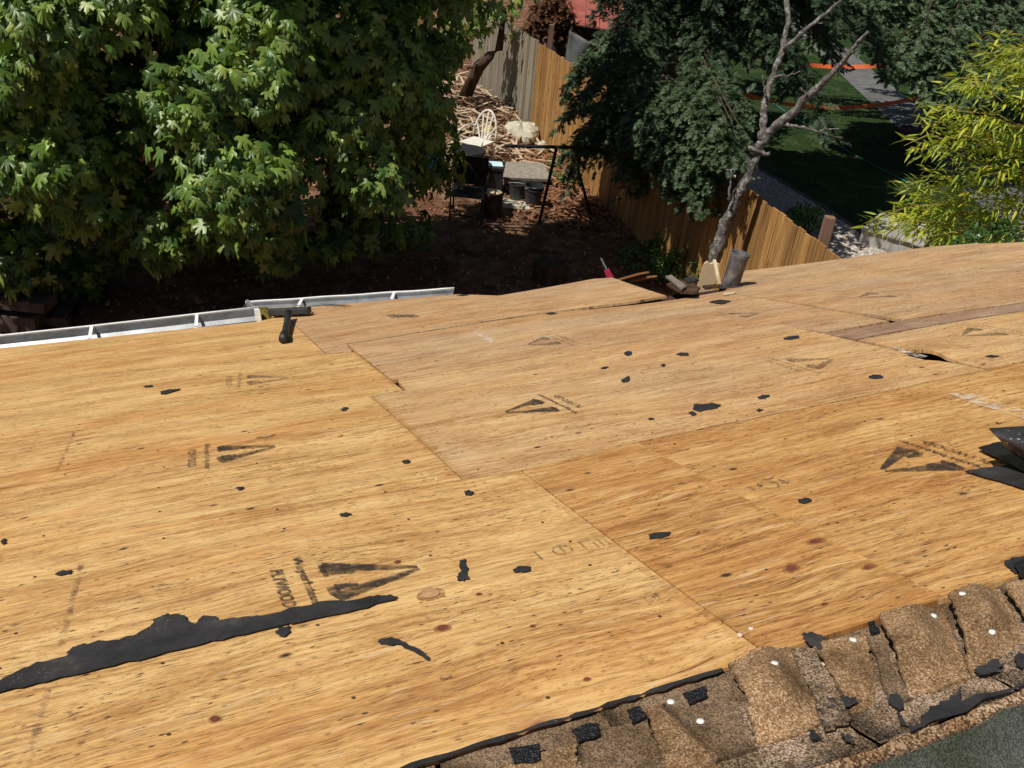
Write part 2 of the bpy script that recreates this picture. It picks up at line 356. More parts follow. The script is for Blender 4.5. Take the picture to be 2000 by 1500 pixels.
def leafmat(name, cols, trans, rough=.45, spec=.45, tmix=.35):
    n = NT(name, rough, spec); ge = n.N('ShaderNodeNewGeometry'); oi = n.N('ShaderNodeObjectInfo')
    r = n.math('FRACT', n.math('ADD', ge.outputs['Random Per Island'], n.math('MULTIPLY', oi.outputs['Random'], 7.0)))
    col = n.ramp(r, [(i / (len(cols) - 1), c) for i, c in enumerate(cols)])
    col = n.mix(.35, col, n.ramp(n.noise(n.coord(), 9, 3), [(.35, (.55, .6, .5)), (.65, (1.3, 1.25, 1.1))]), 'MULTIPLY')
    n.col(col)
    tr = n.N('ShaderNodeBsdfTranslucent'); n.set(tr.inputs[0], n.mix(1.0, col, trans, 'MULTIPLY'))
    mx = n.N('ShaderNodeMixShader'); mx.inputs[0].default_value = tmix
    out = n.t.nodes['Material Output']; n.t.links.new(n.b.outputs[0], mx.inputs[1]); n.t.links.new(tr.outputs[0], mx.inputs[2]); n.t.links.new(mx.outputs[0], out.inputs[0])
    return n.m
M['maple'] = leafmat('maple_leaf', [(.05, .11, .022), (.09, .175, .035), (.15, .26, .045), (.24, .36, .065), (.07, .14, .03), (.34, .44, .09), (.045, .105, .025), (.42, .50, .13)], (1.3, 1.5, .5), .40, .5, .25)
M['maple_dry'] = leafmat('dry_leaf', [(.20, .08, .03), (.32, .15, .06)], (1.2, 1, .6), .7, .2)
M['spruce'] = leafmat('spruce_needles', [(.025, .05, .027), (.038, .07, .035), (.055, .09, .044), (.08, .12, .056), (.034, .06, .032)], (1., 1.2, .7), .55, .3, .15)
M['spruce2'] = leafmat('blue_green_needles', [(.07, .115, .065), (.10, .16, .085), (.14, .20, .105), (.18, .24, .13)], (1., 1.2, .8), .55, .3, .15)
M['spruce3'] = leafmat('lit_green_needles', [(.035, .065, .035), (.06, .10, .05), (.09, .14, .065), (.13, .18, .085), (.05, .085, .045)], (1., 1.2, .8), .55, .3, .12)  # lighter copy of the spruce needles, for boughs painted as sunlit
M['spruce_dead'] = leafmat('dead_needles', [(.10, .045, .025), (.20, .10, .055), (.14, .07, .04)], (1., 1., .8), .8, .1, .1)
M['bamboo'] = leafmat('bamboo_leaf', [(.14, .24, .025), (.30, .38, .03), (.50, .52, .04), (.62, .58, .06), (.20, .30, .03), (.42, .46, .04), (.10, .19, .025)], (1.3, 1.3, .5), .45, .4, .35)
M['laurel'] = leafmat('glossy_leaf', [(.03, .07, .02), (.05, .11, .03), (.07, .15, .04)], (1.2, 1.4, .6), .3, .5, .2)
M['weed'] = leafmat('weed_leaf', [(.06, .12, .025), (.10, .18, .04), (.15, .24, .06)], (1.2, 1.4, .6), .5, .3, .3)
M['litter'] = leafmat('fallen_leaf', [(.20, .10, .055), (.33, .18, .10), (.42, .27, .16), (.13, .07, .045), (.50, .36, .23), (.36, .14, .08)], (1, 1, .8), .8, .1, .1)
M['grass'] = leafmat('grass_blade', [(.028, .055, .015), (.045, .08, .02), (.07, .11, .03)], (1.2, 1.4, .6), .6, .2, .25)
n = NT('lichen_bark', .9, .15); co = n.coord()
col = n.ramp(n.noise(co, 14, 6, .7), [(.30, (.05, .042, .038)), (.5, (.14, .125, .11)), (.62, (.25, .235, .21))])
vo = n.N('ShaderNodeTexVoronoi'); n.set(vo.inputs['Vector'], n.map(co, (1, 1, .8))); vo.inputs['Scale'].default_value = 26
col = n.mix(n.math('MULTIPLY', n.ramp(n.noise(co, 24, 4, .7), [(.54, 0.), (.60, 1.)]), .85), col, (.42, .42, .385)); n.col(col)
n.bump(n.noise(n.map(co, (1, 1, 2.2)), 34, 5, .7), .8, .02); M['bark'] = n.m
M['bark_brown'] = mottled('dark_bark', (.035, .024, .018), (.12, .08, .055), 8, .95, .1, .8, 30, (1, 1, .3))
M['culm'] = mottled('bamboo_culm', (.30, .22, .06), (.42, .34, .10), 5, .5, .3, 0)
n = NT('yard_soil', .95, .08); co = n.coord()
col = n.ramp(n.noise(co, 3.2, 8, .72), [(.30, (.055, .03, .02)), (.47, (.18, .095, .055)), (.6, (.34, .20, .12)), (.72, (.48, .33, .21))])
col = n.mix(n.ramp(n.noise(co, .9, 4), [(.48, 0.), (.62, .7)]), col, (.20, .085, .05)); n.col(col); n.bump(n.noise(co, 20, 8, .75), .9, .06); M['soil'] = n.m
M['lawn'] = mottled('lawn_turf', (.016, .036, .010), (.03, .055, .016), 5, .95, .1, .6, 60, c=(.05, .07, .024))
M['concrete'] = mottled('concrete', (.10, .10, .10), (.18, .18, .175), 5, .9, .15, .4, 60, c=(.12, .12, .11))
M['gravel'] = mottled('gravel', (.22, .17, .14), (.60, .54, .48), 30, .9, .15, 1, 60)
M['chips'] = leafmat('gravel_stone', [(.55, .50, .45), (.36, .28, .23), (.68, .64, .60), (.45, .36, .30)], (1, 1, 1), .85, .2, .02)
M['tape'] = mottled('orange_tape', (.80, .15, .05), (.92, .22, .07), 3, .6, .3, 0)
M['red_metal'] = mottled('faded_red_roofing', (.25, .06, .05), (.40, .13, .10), 4, .75, .2, .3, 20, c=(.28, .10, .07))
M['tarp_grey'] = mottled('grey_tarpaulin', (.08, .085, .085), (.15, .155, .155), 3, .6, .3, .8, 6)
M['blue'] = mottled('blue_tarpaulin', (.015, .05, .14), (.03, .09, .24), 4, .55, .3, .5, 10)
M['pink'] = mottled('pink_plastic', (.42, .02, .06), (.6, .04, .10), 4, .5, .4, 0)
M['rock'] = mottled('pale_rock', (.42, .39, .28), (.68, .65, .52), 5, .9, .15, .9, 14, c=(.30, .29, .18))
M['slab'] = mottled('gravelly_slab', (.20, .175, .14), (.36, .32, .26), 14, .9, .15, .7, 50)
M['foam'] = mottled('yellowed_foam', (.55, .42, .19), (.72, .58, .30), 6, .9, .1, .3, 30)
M['turq'] = mottled('printed_sheet', (.35, .72, .78), (.80, .90, .90), 11, .5, .4, 0)
M['garment'] = mottled('maroon_cover', (.075, .045, .045), (.17, .10, .10), 4, .8, .2, .6, 12, c=(.02, .018, .02))
M['greywood'] = boards('weathered_box_boards', (.28, .27, .25), (.42, .41, .39), (.52, .51, .49))
M['wall'] = mottled('house_siding', (.38, .35, .30), (.45, .42, .37), 3, .8, .2, .1)
M['darkwood'] = mottled('dark_lumber', (.05, .038, .03), (.13, .10, .075), 6, .9, .1, .3, 30, (1, .3, .3))
M['shed'] = mottled('shed_boards', (.03, .028, .027), (.07, .065, .06), 3, .9, .1, .4, 20)
M['rubber'] = mottled('tyre_rubber', (.02, .02, .02), (.05, .05, .05), 9, .8, .2, 0)
M['rim'] = mottled('wheel_rim', (.45, .45, .44), (.6, .6, .6), 9, .5, .4, 0)
M['hose'] = mottled('green_hose', (.04, .20, .17), (.06, .27, .22), 5, .5, .4, 0)
M['magenta'] = M['pink']

# ------------------------------------------------------------------ ground
FENCE = [(-1.75, 22.4), (-.80, 19.6), (.66, 16.2), (2.33, 11.5), (2.70, 10.47), (3.20, 9.0), (3.75, 7.4)]
def fence_x(y):
    p = sorted((b, a) for a, b in FENCE); return float(np.interp(y, [q[0] for q in p], [q[1] for q in p]))
def ground_z(x, y):
    m = .50 * math.exp(-(((x + 1.2) / 2.2) ** 2 + ((y - 20.5) / 2.6) ** 2))
    k = min(1, max(0, (fence_x(y) - .1 - x) / 1.2)) if y < 24 else 0
    return m * k + k * (.03 * math.sin(1.3 * x + .7 * y) + .02 * math.sin(2.9 * x - 1.7 * y))
def ground_sheet(name, xs, ys, mat, dz=0.0, mask=None):
    mb = MB(); nx, ny = len(xs), len(ys)
    vs = [(x, y, ground_z(x, y) + dz) for y in ys for x in xs]
    fs = [(j * nx + i, j * nx + i + 1, (j + 1) * nx + i + 1, (j + 1) * nx + i) for j in range(ny - 1) for i in range(nx - 1)]
    mb.add(vs, fs); o = mb.build(name, mat, origin=(0, 0, 0)); o['kind'] = 'structure'; return o
xs = np.unique(np.r_[np.linspace(-90, -8, 12), np.linspace(-8, 12, 61), np.linspace(12, 90, 14)])
ys = np.unique(np.r_[np.linspace(-30, 6, 10), np.linspace(6, 26, 61), np.linspace(26, 150, 16)])
ground_sheet('yard_ground', xs, ys, M['soil'])
def strip_poly(name, left, right, ys, mat, dz, kind='structure'):
    mb = MB(); vs = []; n = 9
    for y in ys:
        a, b = left(y), right(y)
        for i in range(n):
            x = a + (b - a) * i / (n - 1); vs.append((x, y, ground_z(x, y) + dz))
    fs = [(j * n + i, j * n + i + 1, (j + 1) * n + i + 1, (j + 1) * n + i) for j in range(len(ys) - 1) for i in range(n - 1)]
    mb.add(vs, fs); o = mb.build(name, mat, origin=(0, 0, 0)); o['kind'] = kind; return o
lawn_l = lambda y: float(np.interp(y, [6, 13.8, 14.7, 15.8, 17.3, 18.6, 24], [8.0, 5.75, 5.5, 5.1, 4.45, 3.9, 2.2]))
strip_poly('lawn', lawn_l, lambda y: 30, np.linspace(6, 45, 90), M['lawn'], .012)
path_c = lambda y: 9.05 + (y - 21) * .012
strip_poly('garden_path', lambda y: path_c(y) - .62, lambda y: path_c(y) + .62, np.linspace(14, 50, 40), M['concrete'], .024)
strip_poly('gravel_bed', lambda y: fence_x(y) + .05, lambda y: lawn_l(y) + .03, np.linspace(7.2, 20, 50), M['gravel'], .018)

# ------------------------------------------------------------------ the house and its roof deck
house = thing('house', tuple(roof(1.0, 3.5, 0)[:2]) + (0.0,), 'house seen from its stripped roof of bare plywood sheets with old ridge shingles', 'house')
def interp(poly, x):
    return np.interp(x, [p[0] for p in poly], [p[1] for p in poly])
T = .015
def sheet(name, mat, lo, hi, left, right, lift=0.0, nu=None, nv=12, label=None, wvy=0.0):
    """lo/hi: v as polyline of u; left/right: u as polyline of t in 0..1"""
    nu = nu or 26; top = []; uvs = []
    for j in range(nv + 1):
        t = j / nv; ua, ub = float(interp(left, t)), float(interp(right, t))
        for i in range(nu + 1):
            u = ua + (ub - ua) * i / nu; a = float(interp(lo, u)); b = float(interp(hi, u))
            v = a + (b - a) * t
            l = lift(i / nu, t) if callable(lift) else lift
            top.append(roof(u, v, l)); uvs.append((u * K, v * K))
    top = np.array(top); nn = len(top); bot = top - T * RN; w = nu + 1
    fs = [(j * w + i, j * w + i + 1, (j + 1) * w + i + 1, (j + 1) * w + i) for j in range(nv) for i in range(nu)]
    ring = [i for i in range(w)] + [j * w + nu for j in range(1, nv + 1)] + [nv * w + i for i in range(nu - 1, -1, -1)] + [j * w for j in range(nv - 1, 0, -1)]
    sd = [(ring[k], ring[(k + 1) % len(ring)], ring[(k + 1) % len(ring)] + nn, ring[k] + nn) for k in range(len(ring))]
    bt = [tuple(x + nn for x in f[::-1]) for f in fs]
    mb = MB().add(np.concatenate([top, bot]), fs + sd + bt)
    o = mb.build(name, mat, house)
    me = o.data; L = me.uv_layers.new(name='uv'); idx = np.empty(len(me.loops), int); me.loops.foreach_get('vertex_index', idx)
    uva = np.array(uvs + uvs); L.data.foreach_set('uv', uva[idx].ravel())
    if label: o['label'] = label
    return o
G = .0026
B0 = [(-6, 1.37), (9, 1.37)]
B1 = [(-5, 3.02), (-.6, 2.92), (.49, 2.78), (1.0, 2.71), (1.44, 2.755), (3.35, 2.76), (9, 2.72)]
B2a = [(-5, 4.35), (1.0, 4.15)]
B2b = [(.97, 4.41), (1.38, 4.39), (1.9, 4.32), (2.93, 4.19), (3.13, 4.15)]
B3a = [(-5, 6.2), (-1.0, 5.83), (.955, 5.32)]
EL = [(-6, 8.25), (-1.23, 7.48), (.576, 7.15), (.64, 7.15), (.70, 7.72), (2.17, 7.0), (2.38, 6.62), (3.34, 6.89), (3.6, 6.75)]
ER = [(3.70, 5.58), (4.39, 6.27), (6.19, 6.02), (6.45, 5.90), (6.68, 5.62), (9, 4.6)]
def off(poly, d): return [(u, v + d) for u, v in poly]
def const(u): return [(0, u), (1, u)]
PS = 'plywood_sheet'
edges_of = {}
def row(lo, hi, seams, mats, **kw):
    for k in range(len(seams) - 1):
        sheet(PS, M[mats[k]], off(lo, G), off(hi, -G), const(seams[k] + G * .7), const(seams[k + 1] - G * .7), lift=random.uniform(-.0015, .002), **kw)
row(B0, B1, [-4.3, -1.65], ['ply_gold'])
row(B0, B1, [-1.65, 1.0], ['ply_gold'])
row(B0, B1, [1.0, 1.47], ['ply_amber'], nu=8)
row(B0, B1, [1.47, 4.13, 6.8], ['ply_amber', 'ply_amber'])
row(B1, B2a, [-4.5, -1.85, .80], ['ply_gold', 'ply_gold'])
# second row, right: one sheet to the broken seam, one beyond it under the grey board
sheet(PS, M['ply_tan'], off(B1, G), off([(.8, 4.13), (.98, 4.13), (.99, 4.40)] + B2b[1:], -G), const(.80 + G), [(0, 3.13), (.16, 3.12), (.20, 3.085), (.27, 3.09), (.31, 3.12), (1, 3.14)], nu=190, nv=30)
sheet(PS, M['ply_tan'], off(B1, G), [(3.0, 3.545), (9, 3.50)], [(0, 3.145), (.3, 3.15), (.34, 3.16), (.5, 3.165), (1, 3.16)], const(5.78), lift=lambda s, t: .022 * math.exp(-(((t - .40) / .16) ** 2 + (s / .06) ** 2)), nu=50, nv=24)
sheet(PS, M['ply_grey'], [(3.0, 3.565), (9, 3.515)], [(3.0, 3.765), (4.5, 3.715), (9, 3.68)], [(0, 3.165), (1, 3.135)], const(6.5), nv=4, label='grey brown weathered narrow board let in between sheets')
row(B2a, B3a, [-4.35, -1.68, .965], ['ply_gold', 'ply_gold'])
B3b = [(.97, 5.58), (2.3, 5.575), (3.0, 5.42), (3.26, 5.40), (3.8, 5.47), (9, 5.1)]
sheet(PS, M['ply_far'], off([(.97, 4.41)] + B2b[1:] + [(3.15, 3.79), (9, 3.7)], G), off(B3b, -G), const(.975), [(0, 3.585), (.12, 3.585), (.55, 3.60), (1, 3.61)], nu=44)
sheet(PS, M['ply_far'], [(3.0, 3.785), (4.5, 3.735), (9, 3.70)], off(B3b, -G), [(0, 3.66), (.10, 3.655), (.32, 3.615), (1, 3.62)], const(6.3), nu=30)
row(off(B3a, .01), EL, [-5.0, -1.9], ['ply_gold'])
row(off(B3a, .01), EL, [-1.9, .80], ['ply_gold'], nu=60)
sheet(PS, M['ply_far'], [(.80, 5.37), (.955, 5.34), (.97, 5.60), (2.3, 5.60), (3.0, 5.52), (3.3, 5.54)], EL, const(.806), [(0, 3.24), (1, 3.48)], nu=200, lift=lambda s, t: .012 * s * s * (1 - t))
sheet(PS, M['ply_far'], off(B3b, G), off(ER, -G), const(3.74), const(6.3), nu=34)
sheet(PS, M['ply_far'], off([(3.0, 3.785), (9, 3.70)], G), off(ER, -G), const(6.31), const(8.5), nu=14)
# seam dust and rust lines at the joints
def mark(name, poly, mat, h=.003, label=None, sub=1):
    mb = MB(); c = np.mean(poly, 0)
    pts = []
    for i in range(len(poly)):
        a, b = np.array(poly[i]), np.array(poly[(i + 1) % len(poly)])
        for k in range(sub): pts.append(a + (b - a) * k / sub)
    vs = [roof(p[0], p[1], h) for p in pts]; o = MB().add(vs, [tuple(range(len(vs)))]).build(name, mat, house)
    if label: o['label'] = label
    return o
def line_mark(name, pts, w, mat, h=.003, jag=0.0):
    P = np.array(pts, float); out = []
    for i in range(len(P) - 1):
        m = max(2, int(np.linalg.norm(P[i + 1] - P[i]) / .022))
        for k in range(m): out.append(P[i] + (P[i + 1] - P[i]) * k / m)
    out.append(P[-1]); P = np.array(out); tn = np.gradient(P, axis=0); tn /= np.linalg.norm(tn, axis=1, keepdims=True); nr = np.stack([-tn[:, 1], tn[:, 0]], 1)
    ww = np.array([w * (1 + random.uniform(-jag, jag)) for _ in P])[:, None] / 2; ww2 = np.array([w * (1 + random.uniform(-jag, jag)) for _ in P])[:, None] / 2
    A, B = P + nr * ww, P - nr * ww2; m = len(P)
    vs = np.concatenate([roof(A[:, 0], A[:, 1], h), roof(B[:, 0], B[:, 1], h)])
    return MB().add(vs, [(i, i + 1, m + i + 1, m + i) for i in range(m - 1)]).build(name, mat, house)
line_mark('orange_stain', [(.98, 2.70), (.985, 1.40)], .02, M['rust'], .0028, .8)
line_mark('orange_stain', [(1.445, 2.72), (1.45, 1.40)], .02, M['rust'], .0028, .8)
line_mark('orange_stain', [(.80, 4.12), (.80, 2.80)], .035, M['rust'], .0028, .8)
line_mark('orange_stain', [(.955, 5.3), (.96, 4.2)], .035, M['rust'], .0028, .8)
line_mark('chalk_line', [uvp(145, 845), uvp(110, 925)], .012, M['chalk'])
line_mark('chalk_line', [uvp(160, 1110), uvp(118, 1270)], .014, M['chalk'])
line_mark('chalk_line', [uvp(93, 1350), uvp(52, 1500)], .014, M['chalk'])
mark('pale_scrape', [uvp(1850, 765), uvp(1905, 768), uvp(2010, 803), uvp(2040, 830), uvp(1990, 812), uvp(1900, 785)], M['scuff'], sub=6)
mark('pale_scrape', [uvp(920, 648), uvp(932, 650), uvp(967, 664), uvp(960, 670)], M['scuff'], sub=4)
mark('pale_scrape', [uvp(1730, 680), uvp(1745, 678), uvp(1812, 696), uvp(1800, 700)], M['scuff'], sub=4)

def knot(px, py, w, h, core, ring=True):
    c = np.array(uvp(px, py)); e = np.array(uvp(px + w / 2, py - w * .08)); f = np.array(uvp(px, py + h / 2)); a, b = e - c, f - c; n = 18
    def ell(k, z): return [roof(*(c + a * k * (1 + .05 * math.sin(3 * t)) * math.cos(t) + b * k * math.sin(t)), z) for t in np.linspace(0, 2 * math.pi, n, endpoint=False)]
    o = MB().add(ell(1.0, .0012), [tuple(range(n))]).build('knot', M['knot_ring'], house)
    if core: MB().add(ell(.62, .0020), [tuple(range(n))]).build('knot_core', M[core], o)
for q_ in ((841, 1161, 56, 26, 'knot_pale'), (864, 1227, 36, 16, 'knot_red'), (1545, 1108, 34, 20, 'knot_red'), (1594, 1055, 44, 14, 'knot_red'), (1698, 1107, 34, 12, 'knot_red'), (520, 854, 40, 7, 'knot_pale'), (1610, 1180, 18, 8, 'knot_red'), (776, 1099, 18, 8, 'knot_red'), (871, 1324, 26, 11, 'knot_pale'), (1146, 1327, 18, 9, 'knot_red'), (1040, 1222, 14, 7, 'knot_red'), (1500, 930, 24, 8, 'knot_pale'), (420, 1408, 30, 16, 'knot_red'), (935, 1160, 16, 7, 'knot_red')): knot(*q_)

# mill stamps
def text_mesh(txt):
    cu = bpy.data.curves.new('t', 'FONT'); cu.body = txt; cu.resolution_u = 3; cu.offset = .022; cu.space_character = 1.05
    o = bpy.data.objects.new('t', cu); COL.objects.link(o); dg = bpy.context.evaluated_depsgraph_get(); dg.update()
    me = bpy.data.meshes.new_from_object(o.evaluated_get(dg)); V = np.array([v.co[:] for v in me.vertices]); F = [tuple(p.vertices) for p in me.polygons]
    bpy.data.objects.remove(o); bpy.data.meshes.remove(me)
    V[:, 0] -= V[:, 0].min(); V[:, 1] -= V[:, 1].min(); V[:, 0] /= V[:, 0].max(); V[:, 1] /= V[:, 1].max()
    return V, F
T1, T2 = text_mesh('Weyerhaeuser'), text_mesh('PLYWOOD')
def mill_stamp(apex, b0, b1, ink='ink', text=True, d=1, label=None):
    """apex and the two ends of the base in roof units; b0 is the left end as the words read"""
    A, B, C = (np.array(p, float) for p in (apex, b0, b1)); mid = (B + C) / 2; ex = C - B; ey = A - mid
    mb = MB()
    def put(V, F):
        q = mid + V[:, :1] * ex + V[:, 1:2] * ey; mb.add(roof(q[:, 0], q[:, 1], .0032), F)
    def strip(p, q, w0, w1, n=8):
        p, q = np.array(p, float), np.array(q, float); nr = np.array([-(q - p)[1], (q - p)[0]]); nr /= np.linalg.norm(nr)
        V = []; F = []
        for i in range(n + 1):
            c = p + (q - p) * i / n; w = w0 + (w1 - w0) * i / n; V += [c - nr * w / 2, c + nr * w / 2]
        for i in range(n): F.append((2 * i, 2 * i + 1, 2 * i + 3, 2 * i + 2))
        put(np.array(V), F)
    strip((-.38, .02), (-.03, .97), .26, .05, 14); strip((.40, .02), (.03, .97), .22, .05, 14)
    strip((-.46, .035), (-.14, .035), .07, .05, 4); strip((-.20, .06), (-.14, .34), .05, .03, 4); strip((.14, .04), (.30, .04), .12, .12, 3); strip((.16, .06), (.17, .30), .14, .06, 4)
    if text:
        V, F = T1; put(np.stack([V[:, 0] * 1.5 - .78, V[:, 1] * .13 - .25], 1), F)
        V, F = T2; put(np.stack([V[:, 0] * .95 - .5, V[:, 1] * .14 - .50], 1), F)
    o = mb.build('mill_stamp', M[ink], house)
    if label: o['label'] = label
def st(ax, b0, b1, **k): mill_stamp(uvp(*ax), uvp(*b0), uvp(*b1), **k)
st((822, 1110), (618, 1107), (655, 1180))
st((540, 875), (424, 876), (427, 911))
st((565, 735), (482, 732), (482, 752), ink='ink2')
st((985, 806), (1097, 803), (1047, 779))
st((1030, 674), (1100, 673), (1062, 657), ink='ink2')
st((1722, 917), (1893, 914), (1758, 868))
st((1626, 701), (1528, 702), (1598, 722), ink='ink2')
st((1678, 584), (1757, 582), (1697, 572), ink='ink2')
st((1880, 658), (1975, 656), (1893, 641), ink='ink2')
st((1482, 614), (1420, 614), (1455, 624), ink='ink2')
st((1560, 786), (1480, 765), (1540, 780), ink='ink2', text=False)
def worn_lines(px, py, n, dx, dy, L, w, ink='ink2'):
    mb = MB()
    for i in range(n):
        a = np.array(uvp(px + dx * i, py + dy * i)); e = np.array(uvp(px + dx * i + L[0], py + dy * i + L[1])); nr = np.array([1, 0]) * w
        q = np.array([a, e, e + nr, a + nr]); mb.add(roof(q[:, 0], q[:, 1], .003), [(0, 1, 2, 3)])
    mb.build('mill_stamp', M[ink], house)
worn_lines(625, 594, 3, 16, 1, (14, 4), .07); worn_lines(752, 618, 4, 13, 0, (14, 5), .06)
def grade_mark(px, py, r, bars):
    c = np.array(uvp(px, py)); mb = MB(); n = 20
    V = []
    for k in range(n):
        a = 2 * math.pi * k / n
        for q in (r, r * .82): V.append(roof(c[0] + q * math.cos(a), c[1] + q * math.sin(a) * 1.1, .0032))
    mb.add(V, [(2 * k, 2 * k + 1, (2 * k + 3) % (2 * n), (2 * k + 2) % (2 * n)) for k in range(n)])
    for (x, y, w, h) in bars:
        q = [(c[0] + r * (x + i * w), c[1] + r * (y + j * h)) for i, j in ((0, 0), (1, 0), (1, 1), (0, 1))]; mb.add([roof(a, b, .0032) for a, b in q], [(0, 1, 2, 3)])
    mb.build('grade_mark', M['ink2'], house)
grade_mark(1098, 1072, .028, [(-.1, -.7, .2, 1.4), (-.6, .5, 1.2, .2), (-2.6, -1, .2, 2), (2.0, -1, .2, 2), (2.0, .9, 1.3, .2), (3.2, -1.2, .15, 1.4), (3.8, -1.2, .15, 1.4), (4.4, -1.2, .15, 1.4), (1.8, -1.8, 3.4, .15)])
grade_mark(1500, 944, .032, [(-1.9, -.6, .2, 1.3), (-2.4, -.5, 1.2, .2), (1.6, -.8, .2, 1.6), (1.2, -.4, 1.0, .2)])
grade_mark(1268, 1166, .013, [(1.4, -1, .3, 2)])

# structure below the deck
def ru(u, v, h): return roof(u, v, h, False)
for k, u in enumerate(np.arange(-3.9, 7.6, .685)):
    hi = 6.9 if u < 3.3 else 5.35
    MB().bar(ru(u, 1.1, -.115), ru(u, hi, -.115), .04, .14, RN).build('rafter', M['darkwood'], house)
v7 = 7.0
wallb = MB()
P = [ru(-6.0, 6.9, -.25), ru(3.2, 6.2, -.25), ru(3.3, 5.15, -.25), ru(8.5, 4.5, -.25)]
for a, b in zip(P[:-1], P[1:]):
    a, b = np.array(a), np.array(b); c, d_ = a.copy(), b.copy(); c[2] = d_[2] = -.1; wallb.add([a, b, d_, c], [(0, 1, 2, 3)])
    back = [RR * 0 - np.array([RS[0], RS[1], 0]) * .14] * 4; wallb.add([p + q for p, q in zip([a, b, d_, c], back)], [(3, 2, 1, 0)])
wallb.build('wall', M['wall'], house)
at = [ru(-6, 1.0, -.95), ru(8.5, 1.0, -.95), ru(8.5, 4.4, -.6), ru(3.3, 5.1, -.5), ru(3.2, 6.1, -.4), ru(-6, 6.8, -.35)]
MB().add(at, [tuple(range(6))]).build('attic_floor', M['shed'], house)
ebs = MB()
ep = [(-6, 8.2), (-1.23, 7.44), (.57, 7.11)]; 
def fascia(pts):
    for a, b in zip(pts[:-1], pts[1:]):
        A, B_ = ru(*a, -.10), ru(*b, -.10); MB().bar(A, B_, .022, .17, RN).build('fascia_board', M['gutter'], house)
fascia(ep); fascia([(.72, 7.66), (2.15, 6.95)]); fascia([(2.42, 6.55), (3.30, 6.80)]); fascia([(4.39, 6.2), (6.19, 5.95)])

# gutters
def gutter(pts, lip, wd=.12, brk=()):
    P = [ru(u, v, -.03) for u, v in pts]; A, B_ = np.array(P[0]), np.array(P[-1]); x = _unit(B_ - A)
    outv = _unit(np.array([RS[0], RS[1], 0]) - x * (x @ np.array([RS[0], RS[1], 0]))); up = np.array([0, 0, 1.])
    prof = [(0, .02), (0, -.09), (.075, -.09), (.085, -.04), (wd, -.01), (wd, lip), (wd + .018, lip), (wd + .018, lip - .014), (wd + .003, lip - .014), (wd + .003, -.012), (.088, -.045), (.078, -.093), (-.003, -.093), (-.003, .02)]
    n = 16; vs = []; m = len(prof)
    for i in range(n + 1):
        q = A + (B_ - A) * i / n; sag = .002 * math.sin(i * 1.3)
        vs += [q + outv * a + up * (b + sag) for a, b in prof]
    fs = [(i * m + k, i * m + (k + 1) % m, (i + 1) * m + (k + 1) % m, (i + 1) * m + k) for i in range(n) for k in range(m)]
    fs += [tuple(range(m)), tuple(range(n * m, n * m + m))[::-1]]
    g = MB().add(vs, fs).build('gutter', M['gutter'], house)
    for e in (A, B_):
        MB().add([e + outv * a + up * b for a, b in prof[:6]], [tuple(range(6))]).build('end_cap', M['gutter'], g)
    MB().tube([A + (B_ - A) * i / n + outv * (wd + .012) + up * (lip + .004 + .002 * math.sin(i * 1.3)) for i in range(n + 1)], .007, 6).build('gutter_lip', M['nail'], g, smooth=True)
    for f in brk:
        q = A + (B_ - A) * f
        MB().bar(q + up * (.03), q + outv * (wd + .01) + up * (lip + .006), .022, .005).bar(q + up * .03 - outv * .02, q + up * -.01 - outv * .0, .022, .005).build('gutter_bracket', M['nail'], g)
    return g
gutter([(-6, 8.27), (-1.2, 7.49), (.60, 7.20)], .048, brk=(.2, .35, .5, .66, .815, .93))
gutter([(.53, 7.97), (2.14, 7.09)], .018, wd=.10, brk=(.28, .72))
MB().box(ru(.60, 7.72, .0), .02, .62, .10, (RR, RS, RN)).build('gutter_joint', M['gutter'], house)
MB().box(ru(.60, 7.22, .01), .03, .12, .11, (RR, RS, RN)).build('end_cap', M['nail'], house)

# ------------------------------------------------------------------ ridge: old shingles
def roofside(u, v, h):                          # over the ridge the other slope falls away
    if v >= RV: return roof(u, v, h, False)
    base = roof(u, RV, h, False); hz = _unit(np.array([RS[0], RS[1], 0]))
    return base + (RV - v) * K * (-hz * math.hypot(RS[0], RS[1]) + np.array([0, 0, RS[2]]))
RV = 1.035
def patch(name, mat, quad, hf, nu=10, nv=10, parent=None, th=.005, jag=.004, smooth=True, label=None):
    """quad: TL TR BR BL in roof units; hf(s,t) height (t=0 at top/plywood side)"""
    TL, TR, BR, BL = (np.array(q, float) for q in quad); vs = []
    je = [[random.uniform(-jag, jag) for _ in range(2)] for _ in range((nu + 1) * (nv + 1))]
    for j in range(nv + 1):
        for i in range(nu + 1):
            s, t = i / nu, j / nv; p = (TL * (1 - s) + TR * s) * (1 - t) + (BL * (1 - s) + BR * s) * t
            if i in (0, nu) or j in (0, nv): p = p + je[j * (nu + 1) + i]
            vs.append(roofside(p[0], p[1], hf(s, t)))
    vs = np.array(vs); N = len(vs); w = nu + 1; low = vs - th * RN
    fs = [(j * w + i, (j + 1) * w + i, (j + 1) * w + i + 1, j * w + i + 1) for j in range(nv) for i in range(nu)]
    ring = [i for i in range(w)] + [j * w + nu for j in range(1, nv + 1)] + [nv * w + i for i in range(nu - 1, -1, -1)] + [j * w for j in range(nv - 1, 0, -1)]
    sd = [(ring[(k + 1) % len(ring)], ring[k], ring[k] + N, ring[(k + 1) % len(ring)] + N) for k in range(len(ring))]
    o = MB().add(np.concatenate([vs, low]), fs + sd).build(name, mat, parent or house, smooth=False)
    o.data.polygons.foreach_set('use_smooth', [True] * len(fs) + [False] * len(sd))
    if label: o['label'] = label
    return o
ridge_u = [-.9, -.45, -.02, .30, .62, .95, 1.27, 1.60, 1.95, 2.3, 2.65]
